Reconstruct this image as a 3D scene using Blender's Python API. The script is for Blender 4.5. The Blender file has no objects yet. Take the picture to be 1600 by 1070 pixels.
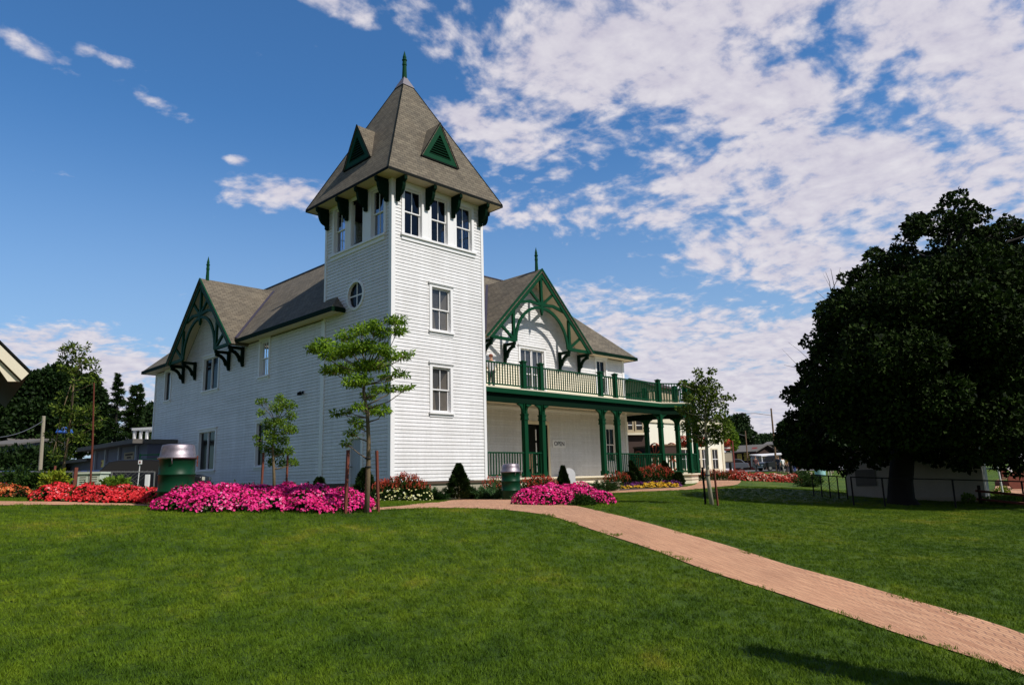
import bpy, math, random
import numpy as np
from mathutils import Vector, Matrix
random.seed(7); rng = np.random.default_rng(7)
S = bpy.context.scene
COL = S.collection
RAD = math.radians
LD = Vector((-.10, .66, -.76)).normalized()   # direction of the sunlight

# ------------------------------------------------------------------ camera
YAW, PIT, ROL, FPX = 7.94098396e-01, 1.87359016e-01, -2.68180950e-02, 1122.51591
C = np.array([-14.9085579, -20.6812907, 0.0055])
def _cam():
    f0 = np.array([math.sin(YAW)*math.cos(PIT), math.cos(YAW)*math.cos(PIT), math.sin(PIT)])
    r0 = np.array([math.cos(YAW), -math.sin(YAW), 0.0]); u0 = np.cross(r0, f0)
    r1 = r0*math.cos(ROL)+u0*math.sin(ROL); u1 = u0*math.cos(ROL)-r0*math.sin(ROL)
    return np.array([r1, -u1, f0])
CM = _cam()
FWD = Vector((CM[2][0], CM[2][1], 0)).normalized(); RGT = Vector((CM[0][0], CM[0][1], 0)).normalized()
def ray(x, y): return CM.T @ np.array([(x-800)/FPX, (y-535)/FPX, 1.0])
def atD(x, y, d): return C + d*ray(x, y)
def hz(x): return 769.3-.0268*x
cd = bpy.data.cameras.new('camera'); cam = bpy.data.objects.new('camera', cd); COL.objects.link(cam)
cd.sensor_width = 36; cd.lens = FPX*36/1600; cd.clip_end = 6000; cd.clip_start = .05
m = Matrix.Identity(4)
for i in range(3):
    m[i][0] = CM[0][i]; m[i][1] = -CM[1][i]; m[i][2] = -CM[2][i]; m[i][3] = C[i]
cam.matrix_world = m
S.camera = cam

# ------------------------------------------------------------------ terrain
def _ctl():
    P = []
    def a(px, d, z):
        p = atD(px, hz(px), d); P.append((p[0], p[1], z))
    def w(x, y, z): P.append((x, y, z))
    a(800, 0.05, -1.66); a(-600, 3, -1.55); a(2300, 3, -1.75)
    a(800, 5.5, -1.50); a(100, 5.5, -1.32); a(1500, 5.5, -1.62)
    a(800, 8.5, -1.05); a(200, 8.5, -.83); a(1400, 9, -1.40)
    a(574, 12.3, -.50); a(400, 12, -.43); a(250, 12.6, -.40); a(100, 12.4, -.26); a(0, 12.2, -.22); a(-300, 12, -.2)
    a(800, 14, -.62); a(1000, 14, -.80); a(1300, 14, -1.18); a(1600, 14, -1.32)
    a(1108, 18.5, -.78); a(1405, 24, -1.18); a(1600, 24, -1.25); a(1250, 24, -1.0)
    a(800, 21, -.62); a(650, 20, -.58); a(300, 20, -.35); a(60, 20, -.16); a(950, 22, -.68)
    w(2.4, -.15, -.60); w(-.3, 8, -.45); w(-.3, 16, -.15); w(0, 23, -.25); w(12, .2, -.60); w(20.5, -.5, -.5); w(12, 12, -.5)
    a(200, 36, -.5); a(0, 40, -.5); a(-300, 40, -.4); a(1160, 42, -.45); a(1330, 31, -1.02); a(1450, 34, -1.1)
    a(1240, 45, -.75); a(1160, 60, -.35); a(1240, 75, -.15); a(1160, 88, .22); a(1100, 100, .25); a(1240, 95, .25); a(1160, 120, .4); a(1000, 80, .1); a(1250, 30, -.74); a(1150, 30, -.62); a(1500, 60, -.6)
    for aa in range(0, 360, 30):
        P.append((C[0]+190*math.sin(RAD(aa)), C[1]+190*math.cos(RAD(aa)), .4 if aa < 120 or aa > 300 else -2))
    w(C[0]-10, C[1]-10, -2.1); w(C[0]+12, C[1]-12, -2.2); w(C[0]-18, C[1]+8, -.9)
    return np.array(P)
_P = _ctl()
def _phi(r2): return 0.5*r2*np.log(r2+1e-9)
_n = len(_P); _D2 = ((_P[:, None, :2]-_P[None, :, :2])**2).sum(-1)
_A = np.zeros((_n+3, _n+3)); _A[:_n, :_n] = _phi(_D2)+np.eye(_n)*2.0
_A[:_n, _n] = 1; _A[:_n, _n+1:] = _P[:, :2]; _A[_n, :_n] = 1; _A[_n+1:, :_n] = _P[:, :2].T
_W = np.linalg.solve(_A, np.concatenate([_P[:, 2], [0, 0, 0]]))
def gz(x, y):
    x = np.asarray(x, float); y = np.asarray(y, float); sh = x.shape
    q = np.stack([x.ravel(), y.ravel()], -1); r = np.hypot(q[:, 0]-C[0], q[:, 1]-C[1])
    k = np.minimum(1, 170/np.maximum(r, 1e-6)); qq = C[:2]+(q-C[:2])*k[:, None]
    out = np.empty(len(qq))
    for i in range(0, len(qq), 20000):
        s = qq[i:i+20000]; d2 = ((s[:, None, :]-_P[None, :, :2])**2).sum(-1)
        out[i:i+20000] = _phi(d2)@_W[:_n]+_W[_n]+s@_W[_n+1:]
    return out.reshape(sh)
def gz1(x, y): return float(gz(np.array([x]), np.array([y]))[0])
def gp(px, py, dmax=140):
    """ground point seen at a pixel of the photograph"""
    t = np.exp(np.linspace(math.log(2.5), math.log(dmax), 600)); q = C+t[:, None]*ray(px, py)
    below = q[:, 2] < gz(q[:, 0], q[:, 1])
    i = int(np.argmax(below)) if below.any() else len(t)-1
    return Vector((q[i][0], q[i][1], gz1(q[i][0], q[i][1])))
def G(px, d):
    p = atD(px, hz(px), d); return Vector((p[0], p[1], gz1(p[0], p[1])))
def zof(px, py, d): return float(atD(px, py, d)[2])

# ------------------------------------------------------------------ materials
def newmat(name):
    m = bpy.data.materials.new(name); m.use_nodes = True
    nt = m.node_tree; b = nt.nodes['Principled BSDF']; return m, nt, b
def N(nt, t, **k):
    n = nt.nodes.new(t)
    for a, v in k.items():
        if a.startswith('i_'): n.inputs[a[2:].replace('_', ' ')].default_value = v
        else: setattr(n, a, v)
    return n
def noise(nt, scale, detail=4, coord='Object', rough=.6, vec=None):
    tc = N(nt, 'ShaderNodeTexCoord'); n = N(nt, 'ShaderNodeTexNoise'); n.inputs['Scale'].default_value = scale
    n.inputs['Detail'].default_value = detail; n.inputs['Roughness'].default_value = rough
    nt.links.new(vec if vec is not None else tc.outputs[coord], n.inputs['Vector']); return n
def ramp(nt, fac, stops):
    r = N(nt, 'ShaderNodeValToRGB'); e = r.color_ramp.elements
    while len(e) > len(stops): e.remove(e[-1])
    while len(e) < len(stops): e.new(1)
    for i, (p, c) in enumerate(stops): e[i].position = p; e[i].color = (*c, 1) if len(c) == 3 else c
    nt.links.new(fac, r.inputs[0]); return r
def mixc(nt, fac, a, b, mode='MIX'):
    m = N(nt, 'ShaderNodeMix', data_type='RGBA', blend_type=mode)
    for s, v in ((m.inputs[0], fac), (m.inputs[6], a), (m.inputs[7], b)):
        if hasattr(v, 'is_output') or isinstance(v, bpy.types.NodeSocket): nt.links.new(v, s)
        elif isinstance(v, (int, float)): s.default_value = v
        else: s.default_value = (*v, 1)
    return m.outputs[2]
def bump(nt, b, h, strength=.3, dist=.02):
    n = N(nt, 'ShaderNodeBump'); n.inputs['Strength'].default_value = strength; n.inputs['Distance'].default_value = dist
    nt.links.new(h, n.inputs['Height']); nt.links.new(n.outputs[0], b.inputs['Normal'])
def paint(name, col, var=.12, rough=.5, scale=2.5, dirt=(.6, .58, .52), metal=0, bumpv=.05, spec=.5):
    m, nt, b = newmat(name); b.inputs['Specular IOR Level'].default_value = spec
    n = noise(nt, scale, 6); n2 = noise(nt, scale*14, 3)
    r = ramp(nt, n.outputs[0], [(.35, (1, 1, 1)), (.75, dirt)])
    c = mixc(nt, var, col, r.outputs[0], 'MULTIPLY')
    r2 = ramp(nt, n2.outputs[0], [(.3, (.8, .8, .8)), (.7, (1.1, 1.1, 1.1))])
    c = mixc(nt, min(1, var*2), c, r2.outputs[0], 'MULTIPLY')
    nt.links.new(c, b.inputs['Base Color']); b.inputs['Roughness'].default_value = rough; b.inputs['Metallic'].default_value = metal
    bump(nt, b, n2.outputs[0], bumpv, .01); return m
M = {}
def boards(name, col):
    m = paint(name, col, .22, .55, .9); nt = m.node_tree; b = nt.nodes['Principled BSDF']; lk = b.inputs['Base Color'].links[0].from_socket
    uv = N(nt, 'ShaderNodeUVMap'); br = N(nt, 'ShaderNodeTexBrick'); br.inputs['Scale'].default_value = 1; br.offset = .37; br.offset_frequency = 3
    br.inputs['Brick Width'].default_value = 3.7; br.inputs['Row Height'].default_value = .13; br.inputs['Mortar Size'].default_value = .0016
    br.inputs['Color1'].default_value = (1, 1, 1, 1); br.inputs['Color2'].default_value = (.90, .895, .885, 1); br.inputs['Mortar'].default_value = (.55, .54, .52, 1); nt.links.new(uv.outputs[0], br.inputs['Vector'])
    st = N(nt, 'ShaderNodeMapping'); st.inputs['Scale'].default_value = (3.2, 3.2, .22); tc = N(nt, 'ShaderNodeTexCoord'); nt.links.new(tc.outputs['Object'], st.inputs[0])
    nz = noise(nt, 1.0, 4, vec=st.outputs[0]); rs = ramp(nt, nz.outputs[0], [(.35, (1, 1, 1)), (.72, (.88, .875, .86))])
    c = mixc(nt, 1, mixc(nt, 1, lk, br.outputs['Color'], 'MULTIPLY'), rs.outputs[0], 'MULTIPLY'); nt.links.new(c, b.inputs['Base Color']); return m
M['trim'] = paint('white_trim_paint', (.83, .82, .82), .08, .5, 1.5)
M['creamwall'] = paint('cream_clapboard', (.78, .71, .55), .15, .6)
M['white'] = boards('white_clapboard_paint', (.84, .83, .84))
M['cream'] = paint('cream_paint', (.74, .66, .50), .12, .6)
M['cream2'] = paint('ivory_wall', (.84, .80, .68), .1, .6)
M['soffit'] = paint('soffit_paint', (.66, .56, .40), .15, .6)
M['green'] = paint('green_paint', (.0015, .048, .018), .15, .6, 3, (.5, .6, .5), spec=.12)
M['dgreen'] = paint('dark_green_paint', (.002, .015, .007), .15, .7, 3, (.5, .6, .5), spec=.06)
M['barrel'] = paint('green_barrel_paint', (.002, .040, .016), .25, .45, 5, (.4, .35, .3), spec=.18)
M['fascia'] = paint('dark_fascia', (.008, .010, .008), .15, .7, spec=.08)
M['greywood'] = paint('grey_door_paint', (.42, .44, .50), .2, .6)
M['concrete'] = paint('foundation_concrete', (.40, .36, .28), .35, .9, 3)
M['brickf'] = paint('foundation_brown', (.10, .065, .045), .35, .9, 6)
M['bark'] = paint('bark', (.19, .135, .075), .5, .9, 12, (.4, .4, .4), 0, .5)
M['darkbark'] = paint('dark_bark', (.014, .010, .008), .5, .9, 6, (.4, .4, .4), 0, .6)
M['palebark'] = paint('pale_bark', (.45, .40, .30), .4, .8, 12, (.5, .45, .35), 0, .3)
M['rust'] = paint('rusty_steel', (.17, .040, .020), .5, .8, 9, (.4, .3, .3))
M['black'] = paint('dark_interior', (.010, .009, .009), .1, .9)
M['rubber'] = paint('tyre_rubber', (.012, .012, .012), .1, .8)
M['steel'] = paint('worn_galvanised_lid', (.36, .32, .35), .7, .5, 7, (.35, .28, .3), .9, .25)
M['chrome'] = paint('grey_metal', (.30, .29, .28), .3, .45, 6, (.5, .5, .5), .6)
M['soil'] = paint('soil', (.075, .048, .028), .6, .95, 5, (.5, .5, .5), 0, .8)
M['wood'] = paint('weathered_wood', (.20, .12, .07), .5, .8, 8, (.5, .5, .5), 0, .4)
M['beige'] = paint('beige_cabinet', (.55, .60, .48), .12, .55)
M['blueg'] = paint('blue_grey_wall', (.13, .135, .20), .3, .7, 2)
M['redw'] = paint('red_wall', (.20, .035, .028), .3, .7, 2)
M['brownw'] = paint('brown_wall', (.045, .022, .016), .3, .8, 2)
M['greyroof'] = paint('grey_roofing', (.13, .12, .11), .4, .9, 4)
M['blue'] = paint('blue_canvas', (.02, .10, .42), .1, .7)
M['teal'] = paint('pale_teal_plastic', (.35, .62, .62), .1, .4)
M['orange'] = paint('orange_red_paint', (.62, .12, .04), .2, .6)
M['yellow'] = paint('yellow_paint', (.62, .50, .10), .1, .6)
M['black_ink'] = paint('sign_ink', (.03, .03, .04), .1, .6)
M['gutter'] = paint('flashing_metal', (.050, .040, .055), .2, .5)
M['capmetal'] = paint('cap_metal', (.20, .18, .20), .3, .6, 6, (.5, .5, .55), .3)
M['greywall'] = paint('weathered_grey_wall', (.42, .38, .33), .3, .8, 2)
M['tan'] = paint('tan_wall', (.42, .34, .22), .3, .8, 3)
M['carwhite'] = paint('white_car_paint', (.80, .80, .80), .05, .2)
M['cargrey'] = paint('grey_car_paint', (.20, .21, .24), .05, .25, 2, (.8, .8, .8), .4)
M['carblue'] = paint('dark_blue_car_paint', (.015, .035, .12), .05, .2)
M['carblack'] = paint('black_car_paint', (.012, .012, .015), .05, .2)
M['lampglass'] = paint('lamp_lens', (.75, .72, .62), .05, .2)

def glassmat(name, tintc, base=.14, mul=1.0):
    m, nt, b = newmat(name)
    t = N(nt, 'ShaderNodeBsdfTransparent'); t.inputs[0].default_value = (*tintc, 1)
    g = N(nt, 'ShaderNodeBsdfGlossy'); g.inputs['Roughness'].default_value = .03; g.inputs[0].default_value = (.9, .92, 1, 1)
    f = N(nt, 'ShaderNodeFresnel'); f.inputs[0].default_value = 1.5
    nn = noise(nt, 1.3, 1); bp = N(nt, 'ShaderNodeBump'); bp.inputs['Strength'].default_value = .12; bp.inputs['Distance'].default_value = .03
    nt.links.new(nn.outputs[0], bp.inputs['Height']); nt.links.new(bp.outputs[0], g.inputs['Normal'])
    a = N(nt, 'ShaderNodeMath', operation='MULTIPLY'); a.inputs[1].default_value = mul; nt.links.new(f.outputs[0], a.inputs[0])
    x = N(nt, 'ShaderNodeMixShader'); nt.links.new(a.outputs[0], x.inputs[0]); nt.links.new(t.outputs[0], x.inputs[1]); nt.links.new(g.outputs[0], x.inputs[2])
    nt.links.new(x.outputs[0], nt.nodes['Material Output'].inputs[0]); return m
M['glass'] = glassmat('window_glass', (.62, .66, .74), .10, .8)
M['tglass'] = glassmat('side_window_glass', (.55, .58, .66), .1, .3)
M['darkglass'] = paint('dark_window_glass', (.006, .006, .007), .05, .12, bumpv=0, spec=.12)
M['clearglass'] = glassmat('clear_window_glass', (.88, .89, .92), .1, .8)

def shingle(name, c1, c2, gap):
    m, nt, b = newmat(name)
    uv = N(nt, 'ShaderNodeUVMap'); br = N(nt, 'ShaderNodeTexBrick'); br.inputs['Scale'].default_value = 1
    br.inputs['Color1'].default_value = (*c1, 1); br.inputs['Color2'].default_value = (*c2, 1); br.inputs['Mortar'].default_value = (*gap, 1)
    br.inputs['Mortar Size'].default_value = .009; br.inputs['Mortar Smooth'].default_value = .2; br.inputs['Bias'].default_value = -.1
    br.inputs['Brick Width'].default_value = .30; br.inputs['Row Height'].default_value = .145; br.offset = .5
    nz = noise(nt, 1.2, 5); nt.links.new(uv.outputs[0], br.inputs['Vector'])
    big = ramp(nt, nz.outputs[0], [(.3, (.78, .78, .78)), (.7, (1.15, 1.12, 1.08))])
    c = mixc(nt, 1, br.outputs['Color'], big.outputs[0], 'MULTIPLY')
    fine = noise(nt, 60, 3); fr = ramp(nt, fine.outputs[0], [(.3, (.75, .75, .75)), (.7, (1.2, 1.2, 1.2))])
    c = mixc(nt, .7, c, fr.outputs[0], 'MULTIPLY')
    nt.links.new(c, b.inputs['Base Color']); b.inputs['Roughness'].default_value = .95
    iv = N(nt, 'ShaderNodeMath', operation='SUBTRACT'); iv.inputs[0].default_value = 1; nt.links.new(br.outputs['Fac'], iv.inputs[1])
    bump(nt, b, iv.outputs[0], .7, .02); return m
M['shingle'] = shingle('asphalt_shingles', (.175, .148, .108), (.112, .093, .068), (.040, .034, .028))

def brickpath():
    m, nt, b = newmat('brick_paving')
    uv = N(nt, 'ShaderNodeUVMap'); mp = N(nt, 'ShaderNodeMapping'); nt.links.new(uv.outputs[0], mp.inputs[0])
    br = N(nt, 'ShaderNodeTexBrick'); br.inputs['Scale'].default_value = 1
    br.inputs['Color1'].default_value = (.62, .345, .195, 1); br.inputs['Color2'].default_value = (.44, .215, .115, 1); br.inputs['Mortar'].default_value = (.26, .14, .09, 1)
    br.inputs['Mortar Size'].default_value = .009; br.inputs['Brick Width'].default_value = .215; br.inputs['Row Height'].default_value = .108
    nt.links.new(mp.outputs[0], br.inputs['Vector'])
    nz = noise(nt, .8, 6); big = ramp(nt, nz.outputs[0], [(.3, (.86, .84, .82)), (.7, (1.1, 1.08, 1.05))])
    c = mixc(nt, 1, br.outputs['Color'], big.outputs[0], 'MULTIPLY')
    f = noise(nt, 40, 3); fr = ramp(nt, f.outputs[0], [(.3, (.82, .82, .82)), (.7, (1.12, 1.12, 1.12))]); c = mixc(nt, .8, c, fr.outputs[0], 'MULTIPLY')
    nt.links.new(c, b.inputs['Base Color']); b.inputs['Roughness'].default_value = .9
    iv = N(nt, 'ShaderNodeMath', operation='SUBTRACT'); iv.inputs[0].default_value = 1; nt.links.new(br.outputs['Fac'], iv.inputs[1])
    bump(nt, b, iv.outputs[0], .5, .01); return m
M['path'] = brickpath()

def grassmat(name, k=1.0, blade=False):
    m, nt, b = newmat(name)
    ge = N(nt, 'ShaderNodeNewGeometry'); pos = ge.outputs['Position']
    a = noise(nt, .55, 8, vec=pos, rough=.72); bb = noise(nt, 3.5, 4, vec=pos); f = noise(nt, 55, 3, vec=pos)
    r = ramp(nt, a.outputs[0], [(.32, (.032*k, .068*k, .003*k)), (.47, (.056*k, .100*k, .004*k)), (.59, (.085*k, .128*k, .005*k)), (.72, (.18*k, .165*k, .016*k))])
    r2 = ramp(nt, bb.outputs[0], [(.3, (.58, .66, .58)), (.7, (1.38, 1.28, 1.2))])
    c = mixc(nt, .9, r.outputs[0], r2.outputs[0], 'MULTIPLY')
    if not blade:
        r3 = ramp(nt, f.outputs[0], [(.25, (.35, .4, .35)), (.5, (.9, .95, .9)), (.75, (1.7, 1.55, 1.4))])
        c = mixc(nt, .9, c, r3.outputs[0], 'MULTIPLY')
        bump(nt, b, f.outputs[0], .9, .04)
    nt.links.new(c, b.inputs['Base Color']); b.inputs['Roughness'].default_value = .75
    b.inputs['Specular IOR Level'].default_value = .2
    if blade:
        o = nt.nodes['Material Output']; tr = N(nt, 'ShaderNodeBsdfTranslucent'); x = N(nt, 'ShaderNodeMixShader'); x.inputs[0].default_value = .3
        c2 = mixc(nt, 1, c, (1.4, 1.5, .8), 'MULTIPLY'); nt.links.new(c2, tr.inputs[0])
        nt.links.new(b.outputs[0], x.inputs[1]); nt.links.new(tr.outputs[0], x.inputs[2]); nt.links.new(x.outputs[0], o.inputs[0])
    return m
M['ground'] = grassmat('lawn_ground', 1.05); M['blade'] = grassmat('grass_blades', 1.78, True)

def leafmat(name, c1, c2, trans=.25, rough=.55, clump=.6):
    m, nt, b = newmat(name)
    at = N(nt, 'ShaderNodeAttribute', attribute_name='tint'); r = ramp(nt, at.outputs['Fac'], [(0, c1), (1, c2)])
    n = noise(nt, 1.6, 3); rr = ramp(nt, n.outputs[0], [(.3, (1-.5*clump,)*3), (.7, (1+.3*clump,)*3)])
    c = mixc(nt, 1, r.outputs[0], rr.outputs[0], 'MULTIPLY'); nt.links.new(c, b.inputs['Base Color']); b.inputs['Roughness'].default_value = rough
    b.inputs['Specular IOR Level'].default_value = .12
    o = nt.nodes['Material Output']; tr = N(nt, 'ShaderNodeBsdfTranslucent'); x = N(nt, 'ShaderNodeMixShader'); x.inputs[0].default_value = trans
    nt.links.new(c, tr.inputs[0]); nt.links.new(b.outputs[0], x.inputs[1]); nt.links.new(tr.outputs[0], x.inputs[2]); nt.links.new(x.outputs[0], o.inputs[0]); return m
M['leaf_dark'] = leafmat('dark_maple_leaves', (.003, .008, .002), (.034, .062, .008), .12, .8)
M['leaf_young'] = leafmat('young_tree_leaves', (.060, .140, .010), (.30, .46, .035), .42)
M['leaf_light'] = leafmat('light_shrub_leaves', (.07, .150, .015), (.230, .340, .035), .4)
M['leaf_maple'] = leafmat('maple_leaves', (.015, .045, .007), (.190, .260, .035), .35)
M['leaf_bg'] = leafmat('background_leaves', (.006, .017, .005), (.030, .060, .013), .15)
M['leaf_bg2'] = leafmat('background_light_leaves', (.014, .034, .012), (.060, .100, .035), .2)
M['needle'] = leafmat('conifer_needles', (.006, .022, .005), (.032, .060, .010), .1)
M['juniper'] = leafmat('juniper_needles', (.012, .045, .012), (.060, .130, .035), .15)
M['leaf_bed'] = leafmat('bedding_leaves', (.010, .030, .006), (.050, .095, .015), .2)
M['leaf_lime'] = leafmat('lime_leaves', (.10, .16, .01), (.34, .38, .03), .3)
M['leaf_purple'] = leafmat('purple_leaves', (.030, .008, .022), (.090, .020, .050), .1)
def petal(name, c1, c2, c3, w=.86): 
    m, nt, b = newmat(name); at = N(nt, 'ShaderNodeAttribute', attribute_name='tint')
    r = ramp(nt, at.outputs['Fac'], [(0, c1), (.6*w/.86, c2), (w, c2), (min(1, w+.07), c3)]); nt.links.new(r.outputs[0], b.inputs['Base Color'])
    b.inputs['Roughness'].default_value = .6
    o = nt.nodes['Material Output']; tr = N(nt, 'ShaderNodeBsdfTranslucent'); x = N(nt, 'ShaderNodeMixShader'); x.inputs[0].default_value = .25
    nt.links.new(r.outputs[0], tr.inputs[0]); nt.links.new(b.outputs[0], x.inputs[1]); nt.links.new(tr.outputs[0], x.inputs[2]); nt.links.new(x.outputs[0], o.inputs[0]); return m
M['magenta'] = petal('magenta_petals', (.58, .006, .12), (.86, .020, .27), (.92, .40, .60))
M['scarlet'] = petal('scarlet_petals', (.50, .010, .014), (.78, .030, .040), (.90, .32, .32))
M['coral'] = petal('coral_petals', (.34, .020, .012), (.55, .07, .035), (.85, .62, .48), .74)
M['redspike'] = petal('red_spikes', (.30, .020, .010), (.55, .060, .022), (.62, .14, .05))
M['orangep'] = petal('orange_petals', (.42, .05, .02), (.70, .17, .04), (.75, .42, .12))
M['yellowp'] = petal('yellow_petals', (.65, .34, .01), (.80, .52, .015), (.85, .70, .12))
M['paleyellow'] = petal('pale_yellow_petals', (.55, .55, .15), (.75, .72, .35), (.85, .84, .6))
M['violet'] = petal('violet_petals', (.10, .015, .12), (.25, .04, .26), (.42, .10, .38))

# ------------------------------------------------------------------ mesh helpers
def tag(o, label=None, cat=None, group=None, kind=None):
    if label: o['label'] = label
    if cat: o['category'] = cat
    if group: o['group'] = group
    if kind: o['kind'] = kind
    return o
def thing(name, label, cat, loc, group=None):
    o = bpy.data.objects.new(name, None); COL.objects.link(o); o.location = loc; o.empty_display_size = .2
    return tag(o, label, cat, group)
def rootof(o):
    while o.parent: o = o.parent
    return o
class MB:
    def __init__(s): s.v = []; s.f = []; s.m = []
    def add(s, vs, fs, mi=0):
        k = len(s.v); s.v += [tuple(map(float, v)) for v in vs]
        for f in fs: s.f.append([i+k for i in f]); s.m.append(mi)
        return s
    def hexa(s, p, mi=0):
        return s.add(p, [(0, 3, 2, 1), (4, 5, 6, 7), (0, 1, 5, 4), (1, 2, 6, 5), (2, 3, 7, 6), (3, 0, 4, 7)], mi)
    def box(s, x0, x1, y0, y1, z0, z1, mi=0):
        return s.hexa([(x0, y0, z0), (x1, y0, z0), (x1, y1, z0), (x0, y1, z0), (x0, y0, z1), (x1, y0, z1), (x1, y1, z1), (x0, y1, z1)], mi)
    def beam(s, p, q, w, h, up=(0, 0, 1), mi=0):
        p = Vector(p); q = Vector(q); d = (q-p).normalized(); up = Vector(up)
        a = d.cross(up)
        if a.length < 1e-4: a = d.cross(Vector((1, 0, 0)))
        a.normalize(); b = a.cross(d).normalized(); a = a*w/2; b = b*h/2
        return s.hexa([p-a-b, p+a-b, q+a-b, q-a-b, p-a+b, p+a+b, q+a+b, q-a+b], mi)
    def tube(s, pts, rad, n=8, mi=0, cap=True):
        pts = [Vector(p) for p in pts]; rad = rad if hasattr(rad, '__len__') else [rad]*len(pts)
        k = len(s.v); prev = None
        for i, p in enumerate(pts):
            d = (pts[min(i+1, len(pts)-1)]-pts[max(i-1, 0)]).normalized()
            a = prev-d*prev.dot(d) if prev is not None else d.cross(Vector((0, 0, 1)) if abs(d.z) < .9 else Vector((1, 0, 0)))
            if a.length < 1e-5: a = d.cross(Vector((0, 1, 0)))
            a.normalize(); prev = a; b = d.cross(a)
            for j in range(n):
                t = 2*math.pi*j/n; s.v.append(tuple(p+(a*math.cos(t)+b*math.sin(t))*rad[i]))
        for i in range(len(pts)-1):
            for j in range(n):
                s.f.append([k+i*n+j, k+i*n+(j+1) % n, k+(i+1)*n+(j+1) % n, k+(i+1)*n+j]); s.m.append(mi)
        if cap:
            s.f.append([k+j for j in range(n)][::-1]); s.m.append(mi); e = k+(len(pts)-1)*n
            s.f.append([e+j for j in range(n)]); s.m.append(mi)
        return s
    def lathe(s, c, prof, n=24, mi=0):
        c = Vector(c); k = len(s.v)
        for r, z in prof:
            for j in range(n):
                t = 2*math.pi*j/n; s.v.append((c.x+r*math.cos(t), c.y+r*math.sin(t), c.z+z))
        for i in range(len(prof)-1):
            for j in range(n):
                s.f.append([k+i*n+j, k+i*n+(j+1) % n, k+(i+1)*n+(j+1) % n, k+(i+1)*n+j]); s.m.append(mi)
        s.f.append([k+j for j in range(n)][::-1]); s.m.append(mi)
        e = k+(len(prof)-1)*n; s.f.append([e+j for j in range(n)]); s.m.append(mi); return s
    def prism(s, poly, ext, mi=0):
        """poly: 3-D points, ext: vector"""
        n = len(poly); e = Vector(ext); a = [Vector(p) for p in poly]; b = [p+e for p in a]
        return s.add(a+b, [list(range(n))[::-1], list(range(n, 2*n))]+[[i, (i+1) % n, n+(i+1) % n, n+i] for i in range(n)], mi)
    def build(s, name, mats, parent=None, loc=None, smooth=False, bevel=0):
        if not isinstance(mats, (list, tuple)): mats = [mats]
        off = Vector(loc) if loc is not None else (rootof(parent).location.copy() if parent else Vector((0, 0, 0)))
        V = np.array(s.v, float)-np.array(off)
        me = bpy.data.meshes.new(name); me.from_pydata(V.tolist(), [], s.f)
        for mt in mats: me.materials.append(mt)
        me.polygons.foreach_set('material_index', s.m)
        me.polygons.foreach_set('use_smooth', [bool(smooth)]*len(s.f))
        me.update()
        uv = me.uv_layers.new(name='UVMap'); W = np.array(s.v, float)
        nl = len(me.loops); li = np.empty(nl, int); me.loops.foreach_get('vertex_index', li)
        pn = np.empty(len(s.f)*3); me.polygons.foreach_get('normal', pn); pn = pn.reshape(-1, 3)
        cnt = np.array([len(f) for f in s.f]); fn = np.repeat(pn, cnt, axis=0)
        t = np.stack([-fn[:, 1], fn[:, 0], np.zeros(nl)], -1); L = np.linalg.norm(t, axis=1); flat = L < .05
        t[flat] = (1, 0, 0); t /= np.linalg.norm(t, axis=1)[:, None]; sv = np.cross(fn, t); P = W[li]
        U = np.stack([(P*t).sum(1), (P*sv).sum(1)], -1)
        uv.data.foreach_set('uv', U.ravel())
        o = bpy.data.objects.new(name, me); COL.objects.link(o)
        if loc is not None: o.location = off
        if parent: o.parent = parent
        if bevel:
            bv = o.modifiers.new('bevel', 'BEVEL'); bv.width = bevel; bv.segments = 2; bv.limit_method = 'ANGLE'
        return o
def copytree(o, loc=None, rz=None, parent=None):
    c = o.copy(); COL.objects.link(c)
    if parent: c.parent = parent
    if loc is not None: c.location = loc
    if rz is not None: c.rotation_euler = (0, 0, rz)
    for ch in o.children: copytree(ch, parent=c)
    return c

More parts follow.
